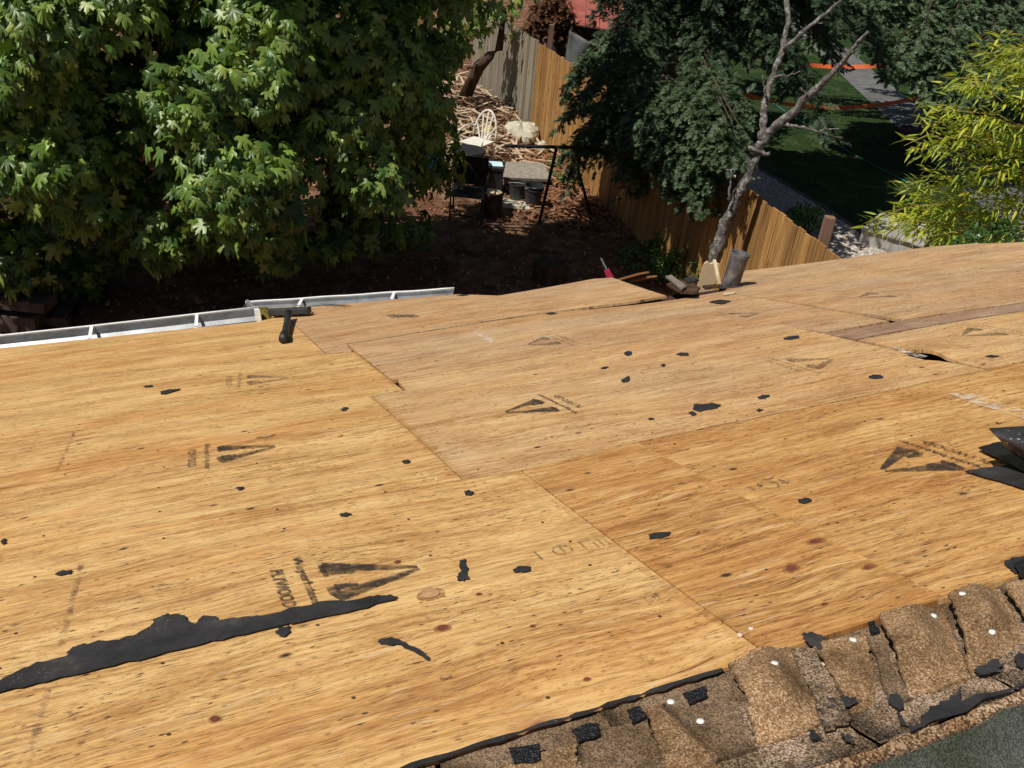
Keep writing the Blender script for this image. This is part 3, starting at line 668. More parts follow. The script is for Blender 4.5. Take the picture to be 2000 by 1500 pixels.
for k in range(len(ridge_u) - 1):
    a, b = ridge_u[k] + .004, ridge_u[k + 1] - .004
    patch('shingle', M['grey_granules'], [(a, 1.368), (b, 1.368), (b, 1.20), (a, 1.20)], lambda s, t: -.006 + .004 * t, 6, 5)
    patch('shingle', M['shingle_pale'], [(a + .03, 1.26), (b + .03, 1.26), (b + .03, 1.045), (a + .03, 1.045)], lambda s, t: .002 + .006 * t + .003 * math.sin(5 * s), 6, 5)
patch('shingle', M['edge_granules'], [(-1.2, 1.043), (3, 1.043), (3, 1.024), (-1.2, 1.024)], lambda s, t: .008, 60, 3, jag=.008, label='flaking granules along the ridge fold')
patch('shingle', M['shingle_green'], [(-1.2, 1.029), (3, 1.029), (3, -.2), (-1.2, -.2)], lambda s, t: .002, 20, 8, label='dark green grey shingles of the far slope')
line_mark('felt_edge', [(-.6, 1.366), (.30, 1.362), (.89, 1.365)], .011, M['felt'], .003, .8)
def sm(x): x = max(0, min(1, x)); return x * x * (3 - 2 * x)
def pillow(H, sr=.55, tb=.62, base=.007):
    return lambda s, t: base + H * (1 - sm((s - sr) / (1 - sr)) ** 1.2) * (1 - sm((t - tb) / (1 - tb))) * (.62 + .38 * sm(t * 1.6)) * (.85 + .15 * sm(s * 3))
def pq(*p): return [uvp(*q, .02) for q in p]
caps = [
 ('shingle_brown', pq((1424, 1312), (1538, 1250), (1640, 1388), (1482, 1450)), pillow(.050, .40, .46)),
 ('shingle_brown', pq((1588, 1250), (1692, 1230), (1728, 1372), (1664, 1384)), pillow(.012, .5, .6)),
 ('shingle_brown', pq((1716, 1206), (1842, 1176), (1895, 1310), (1778, 1358)), pillow(.042, .42, .46)),
 ('shingle_brown', pq((1852, 1168), (1952, 1138), (2010, 1246), (1896, 1312)), pillow(.048, .40, .46)),
 ('shingle_brown', pq((1962, 1140), (2060, 1118), (2110, 1215), (2020, 1240)), pillow(.02, .5, .6)),
 ('shingle_brown', pq((1262, 1382), (1292, 1364), (1440, 1480), (1310, 1530)), pillow(.012, .7, .7)),
 ('shingle_brown', pq((960, 1500), (1120, 1440), (1150, 1600), (980, 1640)), pillow(.010, .6, .7)),
]
for m_, q_, f_ in caps: patch('ridge_cap', M[m_], q_, f_, 22, 22, jag=.004, th=.004, smooth=True)
patch('shingle', M['grey_granules'], pq((1694, 1234), (1716, 1228), (1782, 1360), (1740, 1372)), lambda s, t: .012, 5, 8)
patch('shingle', M['shingle_pale'], pq((1545, 1262), (1590, 1262), (1662, 1400), (1615, 1420)), lambda s, t: .016, 6, 8)
patch('shingle', M['grey_granules'], pq((1292, 1362), (1418, 1316), (1480, 1452), (1400, 1480)), lambda s, t: .010, 8, 8)
patch('shingle', M['grey_granules'], pq((1125, 1436), (1262, 1384), (1310, 1520), (1150, 1560)), lambda s, t: .010, 8, 8)
def rag(name, pts, mat, h=.004, th=.003, parent=house, jit=.006, sub=5, cat=None, label=None, group=None, lift=None, off_=True):
    """ragged thin sheet from roof-unit outline; top-level if it carries a category"""
    P = np.array([uvp(*p) for p in pts]) if off_ else np.array(pts, float); out = []
    for i in range(len(P)):
        a, b = P[i], P[(i + 1) % len(P)]
        for k in range(sub): out.append(a + (b - a) * k / sub + (np.array([random.uniform(-jit, jit), random.uniform(-jit, jit)]) if k else 0))
    P = np.array(out); hh = np.array([lift(p) if lift else h for p in P])
    top = roof(P[:, 0], P[:, 1], hh + th); bot = roof(P[:, 0], P[:, 1], hh); N = len(P)
    mb = MB().add(np.concatenate([top, bot]), [tuple(range(N)), tuple(range(2 * N - 1, N - 1, -1))] + [(k, (k + 1) % N, (k + 1) % N + N, k + N) for k in range(N)])
    o = mb.build(name, mat, None if cat else parent)
    if cat: tag(o, label, cat, group)
    elif label: o['label'] = label
    return o
tar = [((990, 1478), (1060, 1468), (1062, 1505), (1002, 1515)), ((1112, 1443), (1155, 1427), (1176, 1432), (1176, 1456), (1128, 1473)), ((1222, 1403), (1253, 1394), (1267, 1416), (1234, 1434)), ((1329, 1370), (1381, 1354), (1386, 1378), (1344, 1396)), ((1692, 1229), (1708, 1224), (1721, 1252), (1702, 1258)), ((1975, 1115), (2010, 1100), (2020, 1130), (1995, 1146))]
for t_ in tar: rag('tar_patch', [tuple(np.mean(t_, 0) + (np.array(p) - np.mean(t_, 0)) * .85) for p in t_], M['tar'], h=.013, th=.003, jit=.003, sub=4)
torn = [((1800, 1428), (1815, 1398), (1870, 1375), (1878, 1360), (1878, 1388), (2010, 1345), (2010, 1352), (1780, 1448), (1772, 1436)), ((1904, 1318), (1950, 1304), (1958, 1318), (1940, 1330), (1906, 1336)), ((1980, 1300), (2010, 1288), (2010, 1318), (1990, 1320)), ((1622, 1392), (1640, 1376), (1672, 1378), (1676, 1388), (1632, 1400)), ((1735, 1380), (1752, 1370), (1772, 1436), (1758, 1432)), ((1582, 1448), (1592, 1444), (1602, 1460), (1594, 1462)), ((1640, 1452), (1656, 1450), (1668, 1468), (1652, 1466)), ((1565, 1252), (1590, 1246), (1622, 1268), (1628, 1292), (1605, 1284), (1580, 1268))]
for t_ in torn: rag('bald_patch', t_, M['felt'], h=.0125, th=.001, jit=.007, sub=5)
def disc(px, py, r, h, mat, name='nail_head'):
    dg = bpy.context.evaluated_depsgraph_get(); dr = _unit(c2w([px - 1000, py - 750, FPX]))   # where that sight line meets the shingles
    hit = S.ray_cast(dg, Vector(EYE + dr * .3), Vector(dr)); c = np.array(hit[1]) if hit[0] else roof(*uvp(px, py, h), h, False)
    MB().lathe(c, [(r, -.004), (r, .0), (r * .85, .0025), (0.0005, .003)], 14, RN).build(name, mat, house, smooth=True)
for px, py, h in ((1310, 1371, .035), (1368, 1409, .03), (1513, 1296, .055), (1666, 1250, .040), (1823, 1203, .050), (1880, 1160, .050), (1937, 1234, .055)): disc(px, py, .0065, h, M['nail'])
for px, py in ((1467, 1228), (1445, 1240), (1610, 1297), (852, 935)): disc(px, py, .005, .003, M['paintbit'], 'paint_chip')

nb_ = MB()
for k, u in enumerate(np.arange(-3.56, 6.2, .342)):
    for v in np.arange(1.45, 7.2, .17 if k % 2 else .26):
        if random.random() < .45: continue
        uu, vv = u + random.uniform(-.012, .012), v + random.uniform(-.04, .04)
        if vv > interp(EL, uu) - .1 and uu < 3.4 or (uu > 3.2 and vv > 5.3): continue
        c = roof(uu, vv, .0012); nb_.add([c + .0042 * (math.cos(a) * RR + math.sin(a) * RS) for a in np.linspace(0, 2 * math.pi, 7)[:-1]], [(5, 4, 3, 2, 1, 0)])
nb_.build('nails', M['rusty'], house, kind='stuff')
# vent pipe, broken notch
u, v = uvp(1425, 559); c = roof(u, v, 0)
pa = _unit(np.array([0, 0, 1.]) + .10 * RR)
vp = MB().lathe(c, [(.058, -.12), (.058, .02), (.057, .10), (.060, .21), (.0635, .235), (.060, .238), (.050, .232), (.049, .05), (.001, .04)], 22, pa).build('vent_pipe', M['vent'], house, smooth=True, bevel=0)
MB().lathe(c - RN * .002, [(.085, .0), (.083, .008), (.06, .014)], 20, RN).build('pipe_collar', M['felt'], vp, smooth=True)

# ------------------------------------------------------------------ loose things on the deck
rag('felt_strip', [(0, 1358), (-60, 1375), (-60, 1372), (0, 1337), (35, 1318), (75, 1300), (130, 1290), (143, 1272), (165, 1265), (215, 1260), (262, 1250), (285, 1238), (310, 1215), (330, 1208), (362, 1211), (372, 1226), (385, 1226), (398, 1211), (425, 1211), (428, 1220), (480, 1212), (520, 1209), (580, 1192), (640, 1180), (690, 1178), (730, 1170), (762, 1166), (778, 1170), (776, 1174), (700, 1195), (600, 1218), (566, 1224), (480, 1246), (400, 1264), (300, 1290), (200, 1312), (92, 1338)],
    M['felt'], .003, .002, cat='roofing felt', label='long torn strip of black felt slanting across the plywood at lower left', sub=4, jit=.006)
SC = [  # outline in photo pixels, label
 ([(538, 1238), (548, 1230), (566, 1226), (570, 1238), (560, 1248), (545, 1250)], 'ragged felt scrap touching the underside of the long felt strip', 3),
 ([(734, 1252), (752, 1248), (778, 1250), (800, 1264), (835, 1280), (846, 1296), (838, 1295), (810, 1276), (782, 1262), (752, 1262), (738, 1262)], 'bent thin felt shred like a hockey stick below the long strip', 2),
 ([(896, 1094), (912, 1090), (917, 1110), (914, 1120), (918, 1130), (908, 1138), (892, 1137), (890, 1130), (898, 1120), (896, 1106)], 'upright jagged felt scrap to the right of the largest triangle stamp', 2),
 ([(1000, 1112), (1012, 1105), (1040, 1106), (1038, 1114), (1020, 1118), (1004, 1118)], 'flat felt flake below the faint circular grade mark', 2),
 ([(1264, 1042), (1280, 1038), (1310, 1036), (1312, 1042), (1290, 1050), (1266, 1052)], 'oblong felt flake on the darker narrow sheet between two seams', 2),
 ([(1556, 974), (1572, 970), (1588, 974), (1574, 981), (1558, 980)], 'small felt flake on amber plywood right of the lower grade mark', 2),
 ([(906, 960), (916, 957), (928, 962), (918, 969), (908, 968)], 'small dark felt crumb above the seam in mid roof', 2),
 ([(663, 1009), (676, 1005), (690, 1010), (678, 1014), (666, 1014)], 'small dark felt crumb left of centre above the largest stamp', 2),
 ([(108, 1129), (128, 1122), (146, 1124), (140, 1130), (112, 1132)], 'thin felt flake near the left edge above the long strip', 2),
 ([(3, 1066), (10, 1058), (16, 1066), (8, 1070)], 'tiny felt crumb at the very left edge of the deck', 2),
 ([(311, 768), (330, 763), (357, 761), (345, 766), (322, 773), (312, 773)], 'wedge shaped felt sliver on the far left sheets', 2),
 ([(278, 758), (300, 755), (302, 758), (282, 760)], 'hairline felt sliver just above the wedge shaped sliver', 2),
 ([(664, 799), (674, 794), (682, 796), (676, 801), (666, 802)], 'small felt chip right of the faint far left stamp', 2),
 ([(786, 903), (796, 900), (804, 903), (796, 907), (788, 907)], 'tiny brown black chip beside the orange stained seam', 2),
 ([(1212, 746), (1218, 742), (1228, 736), (1231, 741), (1228, 748), (1216, 750)], 'crumpled black felt knot in the middle of the right sheets', 1),
 ([(1218, 694), (1224, 688), (1236, 690), (1236, 696), (1224, 699)], 'round felt bit in the far row right of the faint stamp', 2),
 ([(1318, 695), (1330, 691), (1346, 692), (1346, 698), (1328, 698)], 'pointed felt bit right of the round one in the far row', 2),
 ([(1172, 722), (1182, 718), (1190, 719), (1182, 723)], 'thin felt bit left of the crumpled knot', 2),
 ([(1290, 717), (1296, 713), (1301, 716), (1296, 720)], 'tiny bluish felt crumb between the far bits', 2),
 ([(1528, 663), (1540, 660), (1562, 658), (1564, 662), (1545, 666), (1530, 666)], 'long flat felt tab left of the grey narrow board', 2),
 ([(1694, 736), (1704, 730), (1722, 731), (1728, 736), (1708, 739)], 'oval felt piece below the grey narrow board', 2),
 ([(1352, 791), (1358, 788), (1370, 790), (1392, 786), (1412, 790), (1404, 797), (1380, 801), (1364, 805), (1350, 800)], 'arrow shaped black felt piece at right of centre', 2),
 ([(1343, 806), (1352, 803), (1362, 809), (1352, 812)], 'small curl of felt just under the arrow shaped piece', 1),
 ([(1478, 775), (1490, 771), (1506, 772), (1496, 778), (1482, 779)], 'slim felt chip right of the arrow shaped piece', 2),
 ([(1476, 800), (1484, 797), (1492, 800), (1484, 804)], 'dusty felt chip below the slim one', 2),
 ([(1264, 818), (1272, 815), (1280, 818), (1270, 820)], 'thin felt chip left of and below the arrow shaped piece', 2),
 ([(1874, 699), (1884, 698), (1892, 704), (1884, 706), (1876, 703)], 'slanted felt bit right of the broken dark hole', 2),
 ([(1922, 697), (1935, 694), (1954, 697), (1938, 700)], 'flat felt sliver near the right edge beyond the hole', 2),
 ([(1958, 1098), (1984, 1090), (2010, 1086), (2010, 1120), (1994, 1124), (1980, 1126), (1966, 1112)], 'black felt corner piece lying at the right edge by the ridge caps', 3),
 ([(890, 580), (905, 578), (918, 579), (904, 582)], 'far felt flake near the end of the back gutter', 2),
 ([(1064, 614), (1078, 611), (1090, 613), (1076, 616)], 'felt flake at the start of the open crack', 2),
 ([(458, 962), (468, 959), (480, 960), (470, 965)], 'crumbly dark specks between two triangle stamps on the left', 2),
]
for pts, lab, sb in SC: c_ = np.mean(pts, 0); rag('felt_scrap', [tuple(c_ + (np.array(p) - c_) * .88) for p in pts], M['felt'], .0025, .0015, cat='felt scrap', label=lab, group='scraps of felt left on the plywood', sub=sb + 1, jit=.005)
rag('felt_sheet', [(1885, 922), (1925, 915), (1960, 912), (2012, 902), (2090, 890), (2110, 985), (2005, 958), (1950, 940)], M['felt'], .004, .004, cat='felt sheet', label='flat grey black felt sheet at right edge under the curled flashing', sub=4, jit=.004)
rag('felt_sheet', [(1911, 879), (1950, 868), (2000, 872), (2080, 890), (2080, 950), (2003, 930), (1960, 905)], M['tar'], .010, .004, cat='felt sheet', label='glossy black underlay flap tucked beneath the curled flashing', sub=4, jit=.003)
# curled flashing
mb = MB(); vs = []; nu, nv = 14, 8
for j in range(nv + 1):
    for i in range(nu + 1):
        s_, t_ = i / nu, j / nv
        x = 1932 + 230 * s_ - 2 * t_ ; y = 833 - 14 * s_ + t_ * (14 + 190 * s_ - 50 * s_ * s_)
        h = .03 + .09 * (1 - t_) * (1 - .3 * s_) + .03 * math.sin(3 * t_)
        u, v = uvp(x + 40 * t_ * (1 - s_), y + 30 * t_ * (1 - s_), h); vs.append(roof(u, v, h))
fs = [(j * (nu + 1) + i, (j + 1) * (nu + 1) + i, (j + 1) * (nu + 1) + i + 1, j * (nu + 1) + i + 1) for j in range(nv) for i in range(nu)]
o = mb.add(vs, fs).build('metal_flashing', M['flashing'], smooth=True); so = o.modifiers.new('s', 'SOLIDIFY'); so.thickness = .003
tag(o, 'curled dark metal flashing spattered with white paint at the right edge', 'flashing')

# broom
u0, v0 = uvp(526, 607); u1, v1 = uvp(606, 603)
br = thing('broom', tuple(roof((u0 + u1) / 2, (v0 + v1) / 2, 0)), 'black push broom lying on the plywood beside the gutter corner', 'broom')
hA, hB = roof(*uvp(526, 607, .04), .04), roof(*uvp(605, 604, .04), .04)
MB().bar(hA, hB, .055, .045, RN).build('broom_head', M['plastic_black'], br, bevel=.008)
hc = (hA + hB) / 2 + RR * -.0
hend = roof(*uvp(555, 655, .03), .03); hst = roof(*uvp(563, 609, .05), .05)
MB().tube([hst, hst * .6 + hend * .4, hst * .15 + hend * .85, hend], [.026, .019, .020, .024], 12).build('handle', M['plastic_black'], br, smooth=True)
MB().tube([hend + _unit(hst - hend) * .04, hend - _unit(hst - hend) * .10], [.027, .029], 12).build('handle_grip', M['metal_black'], br, smooth=True)
bm = MB()
for k in range(90):
    f = random.random(); b0 = hA + (hB - hA) * f + RS * random.uniform(.01, .05); b1 = b0 + RS * random.uniform(.06, .13) + RN * random.uniform(-.03, .015) + RR * random.uniform(-.03, .03)
    bm.bar(b0, b1, .007, .007, RN)
bm.build('bristles', M['bristle'], br, kind='stuff')
mo = MB()
for k in range(90):
    u, v = uvp(random.uniform(502, 528), random.uniform(602, 620)); mo.blob(roof(u, v, .004), random.uniform(.006, .016), 6, 4, .3)
tag(mo.build('moss_clump', M['moss'], kind='stuff'), 'clump of dry yellow moss in the gutter corner', 'moss')

# ------------------------------------------------------------------ fence
L_ = [np.array(p) for p in FENCE]
fence = thing('board_fence', (2.33, 11.5, 0), 'tall close-board cedar fence running back from the roof edge, its far end weathered grey', 'fence')
seg = [(L_[i], L_[i + 1]) for i in range(len(L_) - 1)]
tot = sum(np.linalg.norm(b - a) for a, b in seg); bw = .138; d0 = 0.0; nb = int(tot / (bw + .004))
def along(d):
    for a, b in seg:
        l = np.linalg.norm(b - a)
        if d <= l: return a + (b - a) * d / l, _unit(b - a)
        d -= l
    return seg[-1][1], _unit(seg[-1][1] - seg[-1][0])
for k in range(nb):
    p, t = along((k + .5) * (bw + .004)); nrm = np.array([t[1], -t[0]]); z0 = ground_z(*p) - .05; grey = p[1] > 18.1
    topz = 1.8 + (.03 if grey else 0) + random.uniform(-.015, .015)
    c = np.array([p[0], p[1], (z0 + topz) / 2]) + np.array([*nrm, 0]) * random.uniform(-.006, .006)
    tl = random.uniform(-.004, .004); ax = (np.array([*t, tl]), np.array([*nrm, random.uniform(-.01, .01)]), np.array([-t[0] * tl, -t[1] * tl, 1.]))
    o = MB().box((0, 0, 0), bw - random.uniform(0, .006), .019, topz - z0, ax)
    o = o.build('board', M['greyboard'] if grey else M['cedar'], None, origin=(0, 0, 0)); o.parent = fence; o.location = c - BASE[fence.name]
for i, (a, b) in enumerate(seg):
    t = _unit(b - a); nrm = np.array([t[1], -t[0]])
    if nrm[0] < 0: nrm = -nrm
    for z in (.35, 1.45):
        A = np.array([*(a + nrm * .04), z]); B_ = np.array([*(b + nrm * .04), z]); MB().bar(A, B_, .04, .09).build('rail', M['post'], fence)
def post(x, y, top, lean=0.0):
    MB().bar((x, y, -.1), (x + lean, y, top), .10, .10, (0, 1, 0)).build('fence_post', M['post'], fence)
for px, py, yy in ((1457, 300, 11.2), (1622, 424, 9.4), (1078, 48, 18.6)):
    q = pt(px, py, yy); q[0] = max(q[0], fence_x(yy) + .10); post(q[0], q[1], q[2], .0)

# ------------------------------------------------------------------ dead tree
def limb(pix, Y, r0, r1, mb, n=9, wob=.012, dy=0.0):
    P = np.array([pt(a, b, Y + dy * i / max(1, len(pix) - 1)) for i, (a, b) in enumerate(pix)]); out = []
    for i in range(len(P) - 1):
        for k in range(4):
            out.append(P[i] + (P[i + 1] - P[i]) * k / 4 + np.array([random.uniform(-wob, wob) for _ in range(3)]))
    out.append(P[-1]); m = len(out); mb.tube(out, np.linspace(r0, r1, m) * np.array([random.uniform(.86, 1.16) for _ in range(m)]), n, .20)
DY = 10.3
base = pt(1388, 520, DY); base[2] = 0
dead = thing('dead_tree', tuple(base), 'bare dead tree with lichened forked grey trunk standing before the fence', 'tree')
mb = MB(); limb([(1378, 600), (1386, 530), (1400, 487), (1417, 433), (1443, 377), (1467, 333), (1480, 293), (1500, 257)], DY, .074, .050, mb, 12); mb.build('trunk', M['bark'], dead, smooth=True)
mb = MB(); limb([(1490, 272), (1492, 235), (1493, 200), (1510, 143), (1530, 93), (1540, 43), (1535, -20), (1545, -90)], DY, .045, .024, mb, dy=.6); mb.build('branch', M['bark'], dead, smooth=True)
mb = MB(); limb([(1497, 262), (1537, 230), (1580, 187), (1627, 143), (1670, 90), (1695, 63)], DY, .052, .016, mb, dy=-.6); mb.build('branch', M['bark'], dead, smooth=True)
mb = MB(); limb([(1530, 97), (1563, 67), (1603, 33), (1640, 2), (1665, -25)], DY + .3, .028, .012, mb); mb.build('branch', M['bark'], dead, smooth=True)
for tw_ in (([(1533, 243), (1560, 247), (1597, 256), (1625, 268), (1647, 271)], DY - .2, .022, .008, 6), ([(1597, 256), (1615, 252), (1639, 252)], DY - .25, .010, .006, 5), ([(1515, 150), (1540, 148), (1563, 139)], DY + .2, .014, .006, 5), ([(1463, 290), (1482, 297), (1504, 300)], DY - .05, .030, .02, 7), ([(1424, 392), (1427, 360), (1428, 332)], DY - .1, .018, .010, 5), ([(1418, 332), (1430, 331), (1436, 331)], DY - .1, .012, .007, 5), ([(1495, 190), (1492, 168), (1490, 148)], DY + .1, .02, .008, 5), ([(1580, 188), (1572, 178), (1562, 172)], DY - .3, .012, .005, 5), ([(1440, 400), (1433, 440), (1428, 455)], DY, .02, .01, 5), ([(1590, 42), (1605, 44), (1618, 43)], DY + .3, .010, .005, 5), ([(1660, 105), (1676, 84), (1684, 70)], DY - .5, .018, .006, 5)):
    mb = MB(); limb(tw_[0], tw_[1], tw_[2], tw_[3], mb, tw_[4]); mb.build('twig', M['bark'], dead, smooth=True)

# ------------------------------------------------------------------ foliage templates
half = [(0, 1.0), (.07, .80), (.15, .76), (.13, .60), (.17, .46), (.30, .58), (.40, .72), (.47, .60), (.56, .60), (.50, .44), (.40, .28), (.30, .16), (.46, .10), (.58, -.02), (.44, -.08), (.30, -.14), (.14, -.08), (0, 0)]
outl = half + [(-x, y) for x, y in half[-2:0:-1]]
lv = [(x, y, -.22 * abs(x) ** 1.2 - .30 * max(0, y) ** 2 + .05 * math.sin(7 * y + 5 * x)) for x, y in outl] + [(0, .22, .02)]
lf = [(i, (i + 1) % len(outl), len(outl)) for i in range(len(outl))]
ML_V, ML_F = np.array(lv) * np.array([1.05, 1, 1]), np.array(lf)
def rand_dirs(n): v = rng.normal(size=(n, 3)); return v / np.linalg.norm(v, axis=1, keepdims=True)
def leafy(centres, outs, per, rad, size, droop, tv, tf, flat=.6, jitter=.35):
    """clusters of leaves: domes about each centre"""
    P, Y, Z, Sc = [], [], [], []
    for c, o in zip(centres, outs):
        n = int(per * rng.uniform(.7, 1.3)); d = rand_dirs(n) + o * .9; d /= np.linalg.norm(d, axis=1, keepdims=True)
        r = rad * rng.uniform(.45, 1.05, n)[:, None] * rng.uniform(.8, 1.2)
        P.append(c + d * r * np.array([1, 1, .85])); up = np.array([0, 0, 1.])
        z = d * .75 + up * flat + o * .3 + rng.normal(size=(n, 3)) * jitter
        y = d * .8 + np.array([0, 0, -droop]) + rng.normal(size=(n, 3)) * jitter * .8
        Y.append(y); Z.append(z); Sc.append(size * rng.uniform(.62, 1.25, n))
    P, Y, Z, Sc = map(np.concatenate, (P, Y, Z, Sc)); Rf = frames(Y, Z)
    Rf[:, :, 0] *= rng.uniform(.62, 1.1, len(P))[:, None]; Rf[:, :, 2] *= rng.uniform(.4, 2.6, len(P))[:, None]
    return P, Rf, Sc
def nearest_first(P): return np.argsort(np.linalg.norm(P - EYE, axis=1))
def leaf_objects(name, tv, tf, P, R, Sc, mat, parent, mats2=None, n=290, sel=None):
    """the leaves that show largest as objects, the rest as one mass"""
    if sel is None: sel = nearest_first(P)[:n]
    keep = np.ones(len(P), bool); keep[sel] = False
    me = bpy.data.meshes.new(name); me.from_pydata(tv.tolist(), [], [tuple(f) for f in tf.tolist()]); me.materials.append(mat); me.update()
    me2 = None
    if mats2: me2 = me.copy(); me2.materials.clear(); me2.materials.append(mats2)
    b = BASE[parent.name]
    for i, k in enumerate(sel):
        o = bpy.data.objects.new(name, me2 if (me2 and i % 37 == 5) else me); COL.objects.link(o); o.parent = parent
        R4 = Matrix([[*(R[k][r] * Sc[k]), P[k][r] - b[r]] for r in range(3)] + [[0, 0, 0, 1]]); o.matrix_basis = R4
    V, Tt = stamp_out(tv, tf, P[keep], R[keep], Sc[keep]); return mass('foliage', V, Tt, mat, parent)
def in_front(P):                                # how a point shows in the picture (to choose which leaves are built singly)
    q = P - EYE; cxx = q @ c2w([1, 0, 0]); cyy = q @ c2w([0, 1, 0]); czz = q @ c2w([0, 0, 1])
    return 1000 + FPX * cxx / czz, 750 + FPX * cyy / czz, czz

# ------------------------------------------------------------------ big-leaf maple on the left
mbase = np.array([-4.0, 11.4, 0])
maple = thing('maple_tree', tuple(mbase), 'broad dark green big-leaf maple filling the left of the yard', 'tree')
lobes = [((-4.2, 10.5, 2.3), (2.0, 1.7, 1.9)), ((-6.0, 9.9, 2.4), (2.0, 1.5, 1.9)), ((-2.75, 11.0, 2.3), (1.4, 1.2, 1.7)), ((-4.9, 9.9, 1.7), (1.5, 1.2, 1.2)), ((-8.0, 10.6, 3.0), (2.0, 1.8, 2.3)), ((-3.9, 10.9, 3.4), (2.5, 1.3, 1.2)), ((-1.95, 12.0, 1.8), (.6, .6, 1.1)), ((-1.6, 12.0, 3.7), (1.05, .8, .85)), ((-2.4, 11.0, 5.0), (.8, .6, .6)), ((-2.9, 10.6, 5.1), (1.0, .8, .5)), ((-7.0, 9.7, 1.8), (1.3, 1.0, 1.2)), ((-5.6, 9.4, 1.3), (.9, .6, .8)), ((-1.95, 11.7, 1.3), (.65, .7, .9)), ((-3.0, 10.4, 1.5), (1.1, .8, 1.0)), ((-2.1, 11.9, 3.0), (.8, .7, .9)), ((-1.3, 10.5, 4.95), (1.0, .8, .45)), ((-1.1, 12.0, 4.9), (1.0, .8, .45)), ((-2.6, 9.7, 5.0), (.85, .6, .45)), ((-6.6, 11.6, 3.0), (2.0, 1.0, 1.6))]
C_, O_ = [], []
for c, r in lobes:
    c, r = np.array(c), np.array(r); n = int(13.5 * (r[0] * r[1] + r[1] * r[2] + r[0] * r[2]) / 3 * (3.5 if c[2] > 4.6 else 1))  # lobes above the view are added and thickened to cast shade
    d = rand_dirs(n); d[:, 1] = np.where(rng.random(n) < .72, -np.abs(d[:, 1]), d[:, 1]); p = c + d * r * rng.uniform(.68, 1.10, n)[:, None]
    keep = []
    for i in range(n):
        ins = any((((p[i] - np.array(c2)) / np.array(r2)) ** 2).sum() < .62 for c2, r2 in lobes if (np.array(c2) != c).any())
        keep.append((not ins) and p[i][2] > .45)
    o = d / r; o /= np.linalg.norm(o, axis=1, keepdims=True)
    C_.append(p[keep]); O_.append(o[keep])
C_ = np.concatenate(C_); O_ = np.concatenate(O_)
P, R, Sc = leafy(C_, O_, 135, .54, .150, 1.0, ML_V, ML_F, flat=1.15, jitter=.5)
inn_c = np.concatenate([np.array(c) + rand_dirs(40) * np.array(r) * rng.uniform(.2, .75, (40, 1)) for c, r in lobes[:6]])
P2, R2, S2 = leafy(inn_c, np.tile([0, -.3, .6], (len(inn_c), 1)), 22, .6, .19, .6, ML_V, ML_F)
P, R, Sc = np.concatenate([P, P2]), np.concatenate([R, R2]), np.concatenate([Sc, S2])
px_, py_, dz_ = in_front(P); vis = (px_ > 0) & (px_ < 1000) & (py_ > 0) & (py_ < 600); order = np.argsort(np.where(vis, dz_ / Sc, 1e9))
leaf_objects('leaf', ML_V, ML_F, P, R, Sc, M['maple'], maple, M['maple_dry'], sel=order[:290])
mb = MB()
for dx, dy, h in ((0, 0, 3.9), (-.9, -.1, 3.6), (.8, .2, 3.8)):
    mb.tube([mbase + np.array([dx * .2, dy * .2, -.1]), mbase + np.array([dx * .6, dy * .5, h * .4]), mbase + np.array([dx * 1.6, dy, h])], [.16, .12, .05], 10, .08)
mb.build('trunk', M['bark_brown'], maple, smooth=True)
mb = MB()
for k in range(0, len(C_), 3):
    a = mbase + np.array([0, 0, rng.uniform(1.0, 3.2)]); c = C_[k]; m = (a + c) / 2 + np.array([0, 0, .4]); mb.tube([a, m, c], [.045, .03, .01], 5)
mb.build('branches', M['bark_brown'], maple)

# ------------------------------------------------------------------ spruces
nd_v, nd_f = [], []
for i in range(13):                              # a sprig 12 cm long with needles all round, 26 slivers
    y = .008 + .0062 * i
    for s_ in (-1, 1):
        a = random.uniform(0, math.pi) if i % 2 else random.uniform(-.6, .6); L = .036 * (1 - .3 * i / 13)
        dx, dz = s_ * math.cos(a) * L, math.sin(a) * L * .6; n0 = len(nd_v); nd_v += [(0, y - .0055, 0), (0, y + .0055, 0.001), (dx, y + .018, dz)]; nd_f.append((n0, n0 + 1, n0 + 2))
nd_v += [(0, .075, 0), (.014, .09, .004), (-.014, .09, 0), (0, .115, 0)]; n0 = len(nd_v) - 4; nd_f += [(n0, n0 + 1, n0 + 3), (n0, n0 + 3, n0 + 2)]
SP_V, SP_F = np.array(nd_v), np.array(nd_f)
def bough_sprigs(a, d, L, P, Y, Z, Sc, dens=1.0, droop=.35, width=.42, size=1.0):
    d = _unit(np.array(d, float)); side = _unit(np.cross(d, (0, 0, 1.))); n = int(L / .075 * dens)
    for i in range(n):
        f = (i + .5) / n; c = a + d * L * f + np.array([0, 0, -droop * L * f * f])
        tw = width * L * (1 - f) ** .65 * .55 + .12
        for sg in (-1, 1):
            dirn = _unit(side * sg * (1 - .35 * f) + d * (.55 + .5 * f) + np.array([0, 0, -.25 - rng.uniform(0, .5)]))
            m = max(1, int(tw / .075))
            for j in range(m):
                g = (j + .4) / m; q = c + dirn * tw * g + np.array([0, 0, -.35 * tw * g * g]) + rng.normal(size=3) * .03
                y = dirn + np.array([0, 0, -.35 * g]) + rng.normal(size=3) * .45
                P.append(q); Y.append(y); Z.append(np.array([0, 0, 1.]) + rng.normal(size=3) * .3); Sc.append(size * rng.uniform(.9, 1.5))
                if rng.random() < .7: P.append(q); Y.append(y + rng.normal(size=3) * .7 + side * sg * .4); Z.append(np.array([0, 0, 1.]) + rng.normal(size=3) * .3); Sc.append(size * rng.uniform(.8, 1.2))
    return
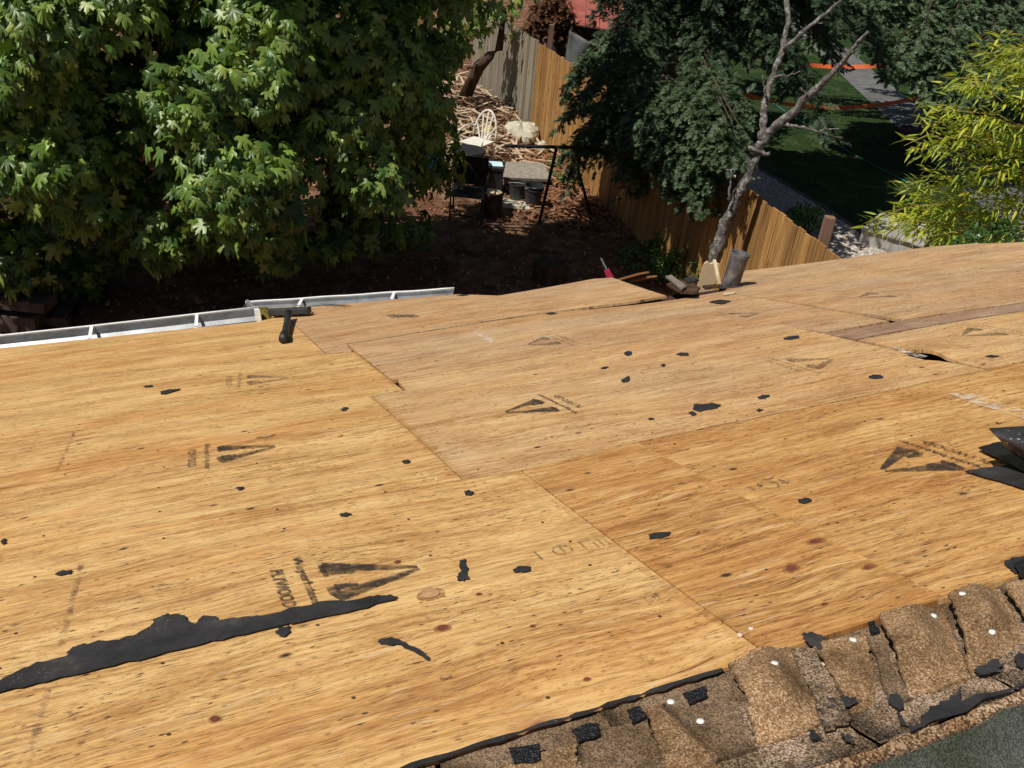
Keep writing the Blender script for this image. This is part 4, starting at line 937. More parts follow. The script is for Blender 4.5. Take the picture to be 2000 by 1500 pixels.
def spruce(base, height, rad, z0, nb, mat, label, lean=(0, 0), keep=None, dens=1.0, droop=.4, size=1.0, filt=None, mr=.16):
    base = np.array(base, float); t = thing('spruce_tree', tuple(base), label, 'tree')
    top = base + np.array([lean[0], lean[1], height]); MB().tube([base - np.array([0, 0, .1]), (base + top) / 2, top], [mr, mr * .65, .02], 10, .05).build('trunk', M['bark_brown'], t, smooth=True)
    P, Y, Z, Sc = [], [], [], []; bb = MB()
    for k in range(nb):
        f = (k + rng.random()) / nb; z = z0 + (height - z0) * f ** 1.15; an = k * 2.399 + rng.uniform(-.3, .3); L = max(.25, rad * (1 - ((z - z0) / (height - z0)) ** 1.1) * rng.uniform(.72, 1.12))
        d = np.array([math.cos(an), math.sin(an), rng.uniform(-.25, .10)]); a = base + (top - base) * z / height
        if filt and not filt(a + d * L): continue
        bough_sprigs(a + d * L * .12, d, L * .9, P, Y, Z, Sc, dens, droop, size=size); bb.tube([a, a + d * L * .5 + np.array([0, 0, -droop * L * .2]), a + d * L * .95 + np.array([0, 0, -droop * L * .8])], [.03, .02, .006], 5)
    P, Y, Z, Sc = map(np.array, (P, Y, Z, Sc)); V, Tt = stamp_out(SP_V, SP_F, P, frames(Y, Z), Sc)
    mass('crown', V, Tt, M[mat], t); bb.build('boughs', M['bark_brown'], t); return t
sp1 = spruce((2.15, 15.3, 0), 10.5, 4.3, 1.7, 230, 'spruce', 'dark spruce with drooping boughs hanging over the middle of the fence', droop=.45, size=1.4, dens=.7, filt=lambda p: math.hypot(p[0] - 2.15, p[1] - 15.3) < 1.85 or (p[2] > 3.3 and p[0] > .5))  # wide upper crown lies out of view, shaped to shade the lawn
spruce_extra = []
# boughs over the fence; their lighter needle colour stands in for sun on them
P, Y, Z, Sc = [], [], [], []; bb = MB()
for (ax, ay, bx, by, dY) in ((1290, 150, 1250, 290, -1.1), (1300, 160, 1330, 310, -1.0), (1300, 150, 1375, 280, -.8), (1280, 170, 1200, 255, -.9), (1250, 200, 1130, 262, -.6), (1300, 190, 1385, 340, -1.1), (1310, 170, 1350, 250, -1.3), (1300, 180, 1310, 260, -1.5), (1190, 200, 1125, 300, .3), (1210, 100, 1125, 160, 0), (1190, 150, 1105, 215, 0), (1220, 60, 1140, 110, 0), (1230, 120, 1180, 230, 0), (1370, 120, 1430, 240, .3), (1390, 150, 1420, 250, .2), (1320, 210, 1360, 330, 0), (1340, 180, 1400, 300, 0), (1270, 200, 1240, 330, 0), (1220, 210, 1170, 290, 0)):
    for rep in range(2):
        j_ = rng.uniform(-18, 18, 4) * rep; yb = float(np.interp(bx, [1100, 1135, 1250, 1400, 1440], [16.2, 15.6, 13.2, 10.9, 10.6])); yb = min(yb, 14.2) - rep * .1; a = pt(ax + j_[0], ay + j_[1], min(14.3, yb + 1.6)); b = pt(bx + j_[2], by + j_[3], yb); L = float(np.linalg.norm(b - a)); d = _unit(b - a) + np.array([0, 0, .18]); bough_sprigs(a, d, L * 1.02, P, Y, Z, Sc, .85, .38, size=1.3, width=.6); bb.tube([a, b], [.02, .006], 5)
P, Y, Z, Sc = map(np.array, (P, Y, Z, Sc)); V, Tt = stamp_out(SP_V, SP_F, P, frames(Y, Z), Sc); mass('lit_boughs', V, Tt, M['spruce3'], sp1); bb.build('boughs', M['bark_brown'], sp1)
sp2 = spruce((10.6, 22.5, 0), 13, 4.6, 3.0, 120, 'spruce2', 'wide blue-green spruce at upper right hanging over the lawn', droop=.30, size=1.7, dens=.62, filt=lambda p: p[1] < 24.5 and p[2] < 9 and p[1] > 20, mr=.3)
P, Y, Z, Sc = [], [], [], []; bb = MB()
for (ax, ay, bx, by, Y0, Y1) in ((1980, -60, 1640, 25, 20, 18.5), (1990, -40, 1760, 70, 20, 18), (2000, -20, 1800, 120, 20, 17.6), (2010, 0, 1850, 150, 19.5, 17.4), (2000, 20, 1890, 165, 19.5, 17.3), (1900, -80, 1690, 25, 20, 18.2), (1850, -90, 1640, 0, 20.5, 18.5), (1700, -70, 1620, 30, 21, 18.8), (1780, -80, 1710, 60, 20.2, 18.0), (1850, -80, 1800, 60, 20, 17.9), (1920, -80, 1860, 90, 20, 17.7), (1960, 0, 1750, 100, 20, 17.5), (2040, 40, 1930, 160, 19, 17.2), (1930, -20, 1830, 130, 19.6, 17.5)):
    for rep in range(2):
        j_ = rng.uniform(-22, 22, 4) * rep; a = pt(ax + j_[0], ay + j_[1], Y0); b = pt(bx + j_[2], by + j_[3], Y1); L = float(np.linalg.norm(b - a)); d = _unit(b - a) + np.array([0, 0, .15]); bough_sprigs(a, d, L * 1.0, P, Y, Z, Sc, .85, .22, size=1.75, width=.34); bb.tube([a, (a + b) / 2 + np.array([0, 0, .1]), b], [.03, .02, .006], 5)
P, Y, Z, Sc = map(np.array, (P, Y, Z, Sc)); V, Tt = stamp_out(SP_V, SP_F, P, frames(Y, Z), Sc); mass('lit_boughs', V, Tt, M['spruce2'], sp2); bb.build('boughs', M['bark_brown'], sp2)
sp3 = spruce((3.9, 23.5, 0), 6, 1.5, 1.6, 60, 'spruce', 'shadowy spruce left of the dead tree near the top of the picture', droop=.35, size=1.6, dens=.6)
sp4 = spruce((2.6, 19.6, 0), 8, 2.0, 1.4, 100, 'spruce', 'dark spruce beyond the fence right of the red shed roof', droop=.4, size=1.5, dens=.7)

# ------------------------------------------------------------------ bamboo and shrubs at right
BL_V = np.array([(0, 0, 0), (.085, .22, -.01), (-.085, .22, -.01), (.07, .55, -.04), (-.07, .55, -.04), (0, 1, -.16), (0, .22, .012), (0, .55, -.02)]); BL_F = np.array([(0, 1, 6), (0, 6, 2), (1, 3, 7), (1, 7, 6), (2, 6, 7), (2, 7, 4), (3, 5, 7), (4, 7, 5)])
bb0 = pt(1990, 500, 10.6); bb0[2] = 0
bam = thing('bamboo_clump', tuple(bb0), 'bright yellow-green bamboo clump with arching sprays at the right edge', 'bamboo')
P, Y, Z, Sc = [], [], [], []; cu = MB()
sprays = [(1700, 430, 1860, 400), (1760, 365, 1900, 400), (1775, 290, 1930, 330), (1850, 175, 1990, 180), (1870, 130, 2020, 160), (1900, 105, 2020, 130), (1920, 90, 2040, 140), (1840, 210, 1980, 250), (1800, 330, 1930, 370), (1850, 250, 2000, 290), (1745, 410, 1900, 420), (1880, 300, 2030, 300), (1820, 400, 1960, 390), (1930, 220, 2050, 200), (1900, 350, 2040, 340), (1860, 430, 2000, 420), (1950, 60, 2060, 120), (1960, 140, 2080, 200), (1955, 270, 2090, 260), (1700, 440, 1800, 452), (1780, 452, 1900, 445), (1840, 150, 1960, 200), (1830, 270, 1950, 300), (1960, 400, 2080, 380), (1930, 440, 2060, 430), (1690, 436, 1790, 425), (1720, 455, 1850, 440), (1755, 370, 1850, 350), (1770, 400, 1880, 400), (1765, 285, 1850, 275), (1800, 245, 1900, 260), (1790, 210, 1880, 230)]
for k, (tx, ty, rx, ry) in enumerate(sprays + [(a + rng.uniform(0, 90), b + rng.uniform(-25, 35), c + 60, d_ + 20) for a, b, c, d_ in sprays] + [(a + rng.uniform(50, 150), b + rng.uniform(-35, 45), c + 110, d_ + 20) for a, b, c, d_ in sprays]):
    yy = 10.3 + rng.uniform(-.5, .7); tip, root = pt(tx, ty, yy), pt(rx, ry, yy + rng.uniform(-.1, .5)); m = root * .5 + tip * .5 + np.array([0, 0, .10])
    cu.tube([root, m, tip], [.006, .004, .002], 4); L = np.linalg.norm(tip - root); n = int(L / .024)
    for i in range(n):
        f = i / n; c = root * (1 - f) ** 2 + 2 * f * (1 - f) * m + tip * f * f; dd = _unit(tip - root)
        sd = np.cross(dd, (0, 0, 1.)) * (1 if i % 2 else -1)
        c = c + sd * rng.uniform(0, .12) + np.array([0, 0, rng.uniform(-.08, .05)])
        P.append(c); Y.append(dd * .7 + sd * rng.uniform(.1, 1.2) + np.array([0, 0, rng.uniform(-1.0, .5)]) + rng.normal(size=3) * .25); Z.append(np.array([0, 0, 1.]) + rng.normal(size=3) * .5); Sc.append(rng.uniform(.10, .20))
P, Y, Z, Sc = map(np.array, (P, Y, Z, Sc)); R = frames(Y, Z); px_, py_, dz_ = in_front(P)
order = np.argsort(np.where((px_ < 2000) & (py_ > 0), dz_ / Sc, 1e9)); leaf_objects('leaf', BL_V, BL_F, P, R, Sc, M['bamboo'], bam, sel=order[:290])
for k in range(9):
    a = bb0 + np.array([rng.uniform(-.3, .8), rng.uniform(-.3, .5), 0]); e = a + np.array([rng.uniform(-.5, .4), rng.uniform(-.2, .2), rng.uniform(3.4, 4.6)]); cu.tube([a, (a + e) / 2 + np.array([.1, 0, 0]), e], [.018, .015, .006], 6)
cu.build('culms', M['culm'], bam)
EV = np.array([(0, 0, 0), (.22, .35, -.03), (-.22, .35, -.03), (.2, .7, -.06), (-.2, .7, -.06), (0, 1, -.16), (0, .4, .03)]); EF = np.array([(0, 1, 6), (0, 6, 2), (1, 3, 6), (2, 6, 4), (3, 5, 6), (4, 6, 5)])
def shrub(name, cen, rad, n, size, mat, label, cat='shrub', per=14):
    cen = np.array(cen, float); t = thing(name, (cen[0], cen[1], ground_z(cen[0], cen[1])), label, cat); d = rand_dirs(n); d[:, 2] = np.abs(d[:, 2]) - .2
    c = cen + d * np.array(rad); P, R, Sc = leafy(c, d, per, size * 1.2, size, .4, EV, EF, .7, .4); V, Tt = stamp_out(EV, EF, P, R, Sc); mass('foliage', V, Tt, M[mat], t)
    mb = MB(); g = np.array([cen[0], cen[1], ground_z(cen[0], cen[1]) - .03])
    for k in range(0, n, max(1, n // 8)): mb.tube([g, (g + c[k]) / 2 + np.array([0, 0, .1]), c[k]], [.012, .009, .004], 4)
    mb.build('stems', M['bark_brown'], t); return t
q = pt(1960, 440, 9.6); shrub('laurel_shrub', (q[0] + .35, q[1], q[2] - .75), (.95, .6, .95), 130, .085, 'laurel', 'glossy dark green shrub below the bamboo at the roof edge')
q = gp(1575, 455); shrub('weed_clump', (q[0], q[1], .15), (.28, .5, .2), 40, .10, 'weed', 'low green weeds on the gravel just behind the fence', 'weeds')
q = gp(1290, 520); shrub('weed_clump', (q[0], q[1], .12), (.55, .35, .2), 60, .10, 'weed', 'broad green weeds on the soil left of the dead tree', 'weeds')
q = gp(1350, 560); shrub('weed_clump', (q[0], q[1], .25), (.35, .35, .3), 45, .09, 'weed', 'green weeds just behind the broken notch in the eave', 'weeds')
q = gp(1425, 545); shrub('weed_clump', (q[0], q[1], .35), (.22, .25, .35), 40, .10, 'weed', 'green leafy weeds growing at the foot of the dead tree', 'weeds')
q = gp(1110, 340); shrub('weed_clump', (q[0], q[1], .05), (.45, .7, .12), 46, .07, 'weed', 'sparse green weeds beside the fence near the black posts', 'weeds')
q = gp(1560, 500, .35); shrub('weed_clump', (q[0] - .05, q[1], .35), (.12, .1, .3), 10, .07, 'weed', 'thin green sprout climbing the fence boards near the roof', 'weeds')

# ------------------------------------------------------------------ yard things
def onz(px, py, dz=0.0):
    z = 0.0
    for _ in range(4): p = gp(px, py, z); z = ground_z(p[0], p[1])
    p[2] = z + dz; return p
# litter (stuff)
n = 26000; fx = rng.uniform(-8, 4, n); fy = rng.uniform(8.5, 24, n); okm = np.array([x < fence_x(y) - .03 for x, y in zip(fx, fy)]); fx, fy = fx[okm], fy[okm]
gz = np.array([ground_z(a, b) for a, b in zip(fx, fy)]); P = np.stack([fx, fy, gz + rng.uniform(.005, .045, len(fx))], 1); y = rand_dirs(len(fx)); y[:, 2] *= .35; z = np.tile([0, 0, 1.], (len(fx), 1)) + rng.normal(size=(len(fx), 3)) * .55
LV = np.array([(0, 0, 0), (.4, .4, .1), (-.4, .45, .06), (0, 1, .22)]); LF = np.array([(0, 1, 3), (0, 3, 2)])
V, Tt = stamp_out(LV, LF, P, frames(y, z), rng.uniform(.02, .065, len(fx))); o = mass('leaf_litter', V, Tt, M['litter']); o['label'] = 'dry brown leaves and straw scattered over the shady yard'; o['category'] = 'leaf litter'
n = 30000; fx = rng.uniform(2.5, 16, n); fy = rng.uniform(9, 32, n); okm = np.array([x > lawn_l(y) and not (abs(x - path_c(y)) < .64) for x, y in zip(fx, fy)]); fx, fy = fx[okm], fy[okm]
gz = np.array([ground_z(a, b) for a, b in zip(fx, fy)]); P = np.stack([fx, fy, gz + .01], 1); y = np.tile([0, 0, 1.], (len(fx), 1)) + rng.normal(size=(len(fx), 3)) * .35; GV = np.array([(-.13, 0, 0), (.13, 0, 0), (.03, 1, .1), (.5, .0, .3), (.7, .1, .3), (.55, .8, .5)]); GF = np.array([(0, 1, 2), (3, 4, 5)])
V, Tt = stamp_out(GV, GF, P, frames(y, rand_dirs(len(fx))), rng.uniform(.03, .07, len(fx))); o = mass('grass', V, Tt, M['grass']); o['label'] = 'short mown grass beyond the fence'; o['category'] = 'grass'
n = 26000; fy = rng.uniform(8.2, 19, n); fx = np.array([fence_x(y_) + .1 + (lawn_l(y_) - fence_x(y_) - .1) * rng.random() for y_ in fy]); P = np.stack([fx, fy, np.array([ground_z(a, b) for a, b in zip(fx, fy)]) + .02], 1)
OV = np.array([(1, 0, 0), (-1, 0, 0), (0, 1, 0), (0, -1, 0), (0, 0, .6), (0, 0, -.6)]) * .5; OF = np.array([(0, 2, 4), (2, 1, 4), (1, 3, 4), (3, 0, 4)])
V, Tt = stamp_out(OV, OF, P, frames(rand_dirs(n) * np.array([1, 1, .2]), np.tile([0, 0, 1.], (n, 1))), rng.uniform(.025, .06, n)); o = mass('gravel', V, Tt, M['chips']); o['label'] = 'pale and brown gravel along the back of the fence'; o['category'] = 'gravel'

# brown brush pile: stems and chips (stuff), plus the boards and sticks one can pick out
pile = MB(); sx = MB()
pale = MB()
for k in range(2400):
    x, y = rng.normal(-.95, .8), rng.normal(18.0, 1.7)
    if x > fence_x(y) - .12 or y < 14.7: continue
    z = ground_z(x, y) + max(0, .32 * math.exp(-((x + .8) ** 2 / 1.1 + (y - 18.7) ** 2 / 3.5))) * rng.random() + .02; a = rng.uniform(0, math.pi); L = rng.uniform(.10, .45)
    p = np.array([x, y, z]); d = np.array([math.cos(a), math.sin(a), rng.uniform(-.25, .25)]) * L / 2; pile.bar(p - d, p + d, rng.uniform(.008, .022), rng.uniform(.006, .018))
    if k % 7 == 0: pale.bar(p - d * 1.6 + np.array([0, 0, .05]), p + d * 1.6 + np.array([0, 0, .06]), rng.uniform(.02, .06), .015)
o = pile.build('brush_pile', M['litter'], kind='stuff'); tag(o, 'heap of brown dead twigs and chips against the fence foot', 'brush pile')
redp = MB()
for k in range(900):
    y = rng.uniform(13.4, 19.5); x = fence_x(y) - abs(rng.normal(0, .75)) - .05; p = np.array([x, y, ground_z(x, y) + rng.uniform(.01, .09)]); a = rng.uniform(0, math.pi); d = np.array([math.cos(a), math.sin(a), rng.uniform(-.3, .3)]) * rng.uniform(.03, .13); redp.bar(p - d, p + d, rng.uniform(.01, .05), .008)
o = redp.build('bark_chips', M['wood_red'], kind='stuff'); tag(o, 'reddish bark chips along the foot of the fence', 'bark chips')
o = pale.build('split_kindling', M['stick'], kind='stuff'); tag(o, 'pale splintered wood strewn through the brown brush pile', 'kindling')
sticks = [((930, 175), (1025, 280), .024, 'long thin stick slanting down the left of the brush pile'), ((955, 258), (1030, 285), .022, 'pale stick between the yellow block and the metal bar'), ((945, 288), (1010, 297), .022, 'pale stick lying left under the metal bar'), ((1000, 305), (1048, 315), .025, 'thick pale stick just under the metal bar'), ((1018, 325), (1085, 345), .018, 'thin stick below the thick pale stick'), ((1070, 300), (1130, 345), .022, 'stick slanting from the metal post towards the fence'), ((965, 300), (1015, 290), .024, 'pale stick near the chair crossing the others'), ((935, 270), (1000, 282), .018, 'thin pale stick right of the white chair')]
for (a, b, r, lab) in sticks:
    A, B_ = onz(*a, .10), onz(*b, .10); m = (A + B_) / 2 + np.array([.02, 0, .05]); o = MB().tube([A, m, B_], [r, r * .9, r * .6], 7, .1).build('stick', M['stick'], smooth=True); tag(o, lab, 'stick', 'sticks strewn below the fence')
planks = [((972, 193), (1022, 213), .22, .09, 'upper grey beam on the brush pile'), ((1000, 185), (1045, 202), .20, .10, 'grey beam nearest the fence on the brush pile'), ((975, 208), (1012, 222), .18, .06, 'lowest short grey board on the brush pile')]
for a, b, w, t, lab in planks:
    A, B_ = onz(*a, .20), onz(*b, .20); tag(MB().bar(A, B_, w, t).build('timber', M['wood_grey'], bevel=.008), lab, 'timber', 'old grey timbers on the pile')
q = onz(1078, 288); q[0] = min(q[0], fence_x(q[1]) - .42); tag(MB().blob(q + np.array([0, 0, .18]), .34, 14, 9, .14, (1.05, .8, .75)).build('boulder', M['rock'], smooth=False), 'large pale mossy boulder behind the black metal bar', 'boulder')
q = onz(1100, 306); q[0] = min(q[0], fence_x(q[1]) - .2); tag(MB().blob(q + np.array([0, 0, .1]), .14, 10, 7, .15, (.9, .9, 1.1)).build('stone', M['rock']), 'small pale stone at the right foot of the boulder', 'stone')
q = onz(953, 275); tag(MB().blob(q + np.array([0, 0, .14]), .13, 10, 7, .10, (.9, .8, 1.25)).build('foam_block', M['foam']), 'rounded yellow foam lump beside the white chair', 'foam lump')
q = onz(1380, 552); nrm_y = -.1
o = MB(); c = pt(1386, 532, 9.6); o.add([c + np.array([x, yy, z]) for yy in (0, .03) for x, z in ((-.11, -.25), (-.08, .10), (-.05, .125), (-.01, .10), (.03, .13), (.09, .11), (.10, .02), (.085, -.28))], [tuple(range(8)), tuple(range(15, 7, -1))] + [(k, (k + 1) % 8, (k + 1) % 8 + 8, k + 8) for k in range(8)])
tag(o.build('split_board', M['wood_raw']), 'pale split board end standing upright left of the vent pipe', 'board')
for (a, b, w, mt, lab) in (((1215, 545), (1258, 533), .13, 'wood_red', 'reddish board scrap lying behind the peaked plywood corner'), ((1240, 548), (1275, 540), .10, 'wood_red', 'short reddish board scrap right of its longer neighbour'), ((1395, 508), (1405, 556), .035, 'wood_raw', 'thin pale lath leaning on the upright split board')):
    A, B_ = pt(*a, 9.2), pt(*b, 8.9); tag(MB().bar(A, B_, w, .02).build('board_scrap', M[mt]), lab, 'board scrap')
# rotten bits in the notch
for pts, m_, lab, hh in ((((1302, 566), (1320, 556), (1352, 560), (1368, 574), (1362, 584), (1330, 583)), 'wood_rot', 'dark rotten sheathing fragment in the broken notch of the eave', .03), (((1300, 556), (1312, 553), (1342, 578), (1332, 584)), 'wood_grey', 'grey splintered lath lying across the broken notch', .05), (((1335, 558), (1356, 552), (1366, 560), (1345, 566)), 'felt', 'crumpled felt piece at the back of the broken notch', .04), (((1372, 563), (1400, 560), (1398, 566), (1376, 569)), 'wood_rot', 'dark splinter between the notch and the vent pipe', .01), (((1412, 575), (1436, 572), (1434, 576), (1414, 578)), 'wood_raw', 'small pale splinter in front of the vent pipe', .004), (((1385, 592), (1405, 588), (1428, 591), (1410, 596)), 'felt', 'dark flake on the sheet in front of the vent pipe', .004)):
    rag('debris_piece', [p for p in pts], M[m_], hh, .012 if hh > .005 else .004, cat='debris', label=lab, sub=3, jit=.008)
# hidden carpentry under notch
MB().bar(ru(3.2, 5.75, -.10), ru(3.85, 5.75, -.10), .05, .12, RN).build('rafter', M['wood_rot'], house)
rag('sheathing_scrap', [(1285, 572), (1330, 560), (1400, 557), (1408, 575), (1330, 588), (1296, 584)], M['wood_rot'], -.05, .012, sub=5, jit=.015)

# chairs
def chair(base, yaw, sc=1.0):
    t = thing('plastic_chair', tuple(base), 'white plastic garden chair with fan-slatted back standing by the brush pile', 'chair')
    Rm = np.array([[math.cos(yaw), -math.sin(yaw), 0], [math.sin(yaw), math.cos(yaw), 0], [0, 0, 1]])
    def w(p): return base + Rm @ (np.array(p, float) * sc)
    MB().box(w((0, 0, .42)), .46 * sc, .44 * sc, .03, Rm.T).build('seat', M['white_plastic'], t, bevel=.01)
    arch = [w((.24 * math.cos(a), .24 + .10 * math.sin(a), .44 + .48 * math.sin(a))) for a in np.linspace(0, math.pi, 13)]
    MB().tube(arch, .02, 8).build('back_frame', M['white_plastic'], t, smooth=True)
    for k in range(5):
        x = (k - 2) * .075; e = math.sqrt(max(0, 1 - (x * 1.35 / .24) ** 2)); MB().bar(w((x * .6, .24, .43)), w((x * 1.35, .24 + .1 * e, .44 + .47 * e)), .028, .012, Rm @ np.array([0, 1, 0])).build('slat', M['white_plastic'], t)
    for i, j in ((-1, -1), (1, -1), (-1, 1), (1, 1)): MB().tube([w((i * .20, j * .19, .42)), w((i * .24, j * .25, 0))], [.026, .02], 8).build('leg', M['white_plastic'], t)
    for i in (-1, 1): MB().tube([w((i * .24, .22, .66)), w((i * .28, 0, .64)), w((i * .27, -.2, .60)), w((i * .23, -.2, .42))], .017, 8).build('armrest', M['white_plastic'], t, smooth=True)
chair(onz(928, 322), math.radians(-28))
def pot(px, py, label, r=.155, h=.26, stack=1):
    q = onz(px, py, .05 if stack == 1 else 0.05); t = thing('bucket', tuple(q), label, 'bucket', 'black buckets on the stone ledge')
    for k in range(stack):
        b = q + np.array([0, 0, .055 * k]); nm = 'bucket_body'
        MB().lathe(b, [(r * .78, 0), (r * .97, h * .92), (r * 1.04, h * .93), (r * 1.05, h), (r * .97, h), (r * .74, .02), (.001, .02)], 24).build(nm, M['plastic_black'], t, smooth=False)
    MB().tube([q + np.array([r * 1.02 * math.cos(a), r * 1.02 * math.sin(a), h * .9 - .08 * math.sin(a)]) for a in np.linspace(math.pi, 2 * math.pi, 12)], .004, 5).build('handle', M['rim'], t)
    return t
pot(1009, 392, 'single black bucket left of the stacked buckets')
pot(1040, 403, 'two stacked black buckets next to the metal post', stack=2)
tag(MB().blob(onz(1000, 400, -.02), .42, 14, 6, .12, (1.3, .5, .18)).build('flat_stone', M['rock']), 'flat stone ledge carrying the black buckets', 'stone')
q = onz(1022, 352, .16); tag(MB().box(q, .85, .75, .06, ((.97, .2, .0), (-.2, .97, .05), (0, -.05, 1))).box(q - np.array([0, 0, .12]), .5, .4, .18).build('stone_slab', M['slab'], bevel=.01), 'speckled grey slab lying behind the black buckets', 'slab')
# low black table with printed sheet
q = onz(958, 372); t = thing('low_table', tuple(q), 'low black box table carrying a turquoise sheet', 'table')
MB().box(q + np.array([0, 0, .44]), .42, .42, .04).build('table_top', M['metal_black'], t)
MB().box(q + np.array([0, 0, .21]), .38, .38, .42).build('cabinet', M['metal_black'], t)
tag(MB().box(q + np.array([.0, 0, .466]), .34, .24, .008, ((.98, .15, 0), (-.15, .98, 0), (0, 0, 1))).build('printed_sheet', M['turq']), 'turquoise and white printed sheet on the low black table', 'sheet')
# patio chair (black mesh) and kettle grill
q = onz(912, 425); t = thing('patio_chair', tuple(q), 'black metal patio chair at the left edge of the sunny ground', 'chair')
for i, j in ((-1, -1), (1, -1), (-1, 1), (1, 1)): MB().tube([q + np.array([i * .25, j * .24, 0]), q + np.array([i * .25, j * .24, .42 if j < 0 else .9])], .014, 8).build('leg', M['metal_black'], t)
MB().box(q + np.array([0, 0, .42]), .52, .50, .02).build('seat', M['metal_black'], t); MB().box(q + np.array([0, .25, .68]), .50, .02, .44).build('backrest', M['metal_black'], t)
for i in (-1, 1): MB().tube([q + np.array([i * .27, .24, .66]), q + np.array([i * .27, -.24, .64]), q + np.array([i * .25, -.24, .42])], .013, 8).build('armrest', M['metal_black'], t)
MB().bar(q + np.array([-.25, -.24, .12]), q + np.array([.25, -.24, .12]), .02, .02).build('stretcher', M['metal_black'], t)
q = onz(912, 372); t = thing('charcoal_grill', tuple(q), 'small black charcoal grill behind the patio chair', 'grill')
MB().lathe(q + np.array([0, 0, .48]), [(.02, 0), (.16, .03), (.25, .12), (.27, .20), (.26, .20), (.15, .06), (.001, .05)], 20).build('bowl', M['metal_black'], t, smooth=True)
MB().lathe(q + np.array([0, 0, .685]), [(.272, 0), (.26, .02), (.10, .03), (.001, .03)], 20).build('grate', M['metal_black'], t)
for a in (.4, 2.5, 4.6): MB().tube([q + np.array([.12 * math.cos(a), .12 * math.sin(a), .55]), q + np.array([.26 * math.cos(a), .26 * math.sin(a), 0])], .011, 6).build('leg', M['metal_black'], t)
def stump(px, py, r, h, label, top='wood_raw'):
    q = onz(px, py); t = thing('tree_stump', tuple(q), label, 'stump', None)
    MB().lathe(q, [(r * 1.15, -.03), (r * 1.02, h * .3), (r, h), (r * .93, h + .004)], 18).build('bark', M['bark_brown'], t); MB().lathe(q + np.array([0, 0, h + .002]), [(r * .93, 0), (.001, .004)], 18).build('cut_face', M[top], t)
stump(958, 420, .17, .38, 'short cut log standing right of the patio chair'); stump(1070, 545, .22, .24, 'shaded tree stump in the middle of the dark ground', 'bark_brown')  # second stump's cut face takes dark bark colour to stand in for shade
# black steel frame
q = onz(1052, 440); t = thing('steel_frame', tuple(q), 'black steel goalpost frame standing over the buckets', 'frame')
top = pt(1087, 288, q[1] + .05); MB().tube([q, top], .025, 8).build('post', M['metal_black'], t); lft = pt(985, 285, q[1] + .0); rgt = pt(1215, 290, q[1] + .5)
MB().tube([lft, rgt], .026, 8).build('crossbar', M['metal_black'], t); q2 = onz(1155, 425); MB().tube([q2, pt(1130, 335, q2[1]), pt(1128, 290, q2[1])], .024, 8).build('post', M['metal_black'], t)
# tarp, pink handle, box, path cover, wheels
q = pt(858, 300, 15.2); tag(MB().blob(np.array([q[0] - .25, q[1], .3]), .32, 12, 7, .12, (1.1, .7, .8)).build('tarpaulin_heap', M['blue']), 'blue tarpaulin heap half hidden behind the maple leaves', 'tarpaulin')
A, B_ = onz(1195, 560), pt(1172, 505, 10.9); t = thing('garden_tool', tuple(A), 'garden tool with a pink grip leaning behind the plywood peak', 'tool')
a2 = pt(1192, 543, 9.6); b2 = pt(1185, 527, 9.6); MB().tube([a2, b2], [.045, .03], 8).build('grip', M['pink'], t); MB().tube([b2, pt(1174, 505, 9.7)], .018, 6).build('shaft', M['metal_black'], t); MB().tube([a2, (a2[0] + .05, a2[1], 0)], .018, 6).build('shaft', M['metal_black'], t)
q = gp(1752, 478); q[2] = ground_z(q[0], q[1]); t = thing('wooden_box', tuple(q), 'weathered grey slatted wooden box lid on the lawn by the bamboo', 'box')
ax = (np.array([.55, .83, 0]), np.array([-.83, .55, 0]), np.array([0, 0, 1.]))
MB().box(q + np.array([0, 0, .12]), .95, 1.0, .24, ax).build('body', M['greywood'], t)
for k in range(5): MB().box(q + ax[1] * (k - 2) * .205 + np.array([0, 0, .27 + .012 * (k % 2)]), 1.05, .19, .03, ax).build('slat', M['greywood'], t)
q = gp(1845, 272); mb = MB()
for k, (dx, dy, r) in enumerate(((-.9, -.1, .22), (-.45, .0, .26), (.05, -.1, .30), (.5, -.25, .30), (.9, -.45, .22))): mb.blob(q + np.array([dx, dy, .10]), r, 12, 7, .2, (1.5, .9, .62))
tag(mb.build('ground_cover_sheet', M['garment']), 'crumpled maroon and black cover heaped on the garden path', 'cover')
MB_ = MB().bar(gp(1895, 285, .1), gp(1935, 278, .1), .14, .04); tag(MB_.build('plank', M['greywood']), 'pale plank end sticking out of the maroon cover', 'plank')
q = gp(1935, 112); t = thing('garden_cart', tuple(q), 'garden cart with pale wheels on the far path at upper right', 'cart')
MB().add([q + np.array(p) for p in ((-1.0, -.3, .35), (.6, -.3, .35), (.8, .4, .35), (-1.1, .4, .35), (-1.15, -.4, .7), (.75, -.4, .7), (.95, .5, .7), (-1.25, .5, .7))], [(0, 3, 2, 1), (0, 1, 5, 4), (1, 2, 6, 5), (2, 3, 7, 6), (3, 0, 4, 7)]).build('tray', M['metal_black'], t)
for px, py in ((1928, 82), (1958, 96)):
    c = pt(px, py, q[1] - .3); 
    w_ = MB().lathe(c, [(.20, -.04), (.30, -.04), (.32, 0), (.30, .04), (.20, .04)], 20, (.3, -1, .2)).build('wheel', M['rubber'], t, smooth=True); MB().lathe(c, [(.20, -.03), (.20, .03), (.05, .05), (.001, .05)], 16, (.3, -1, .2)).build('rim', M['rim'], w_)
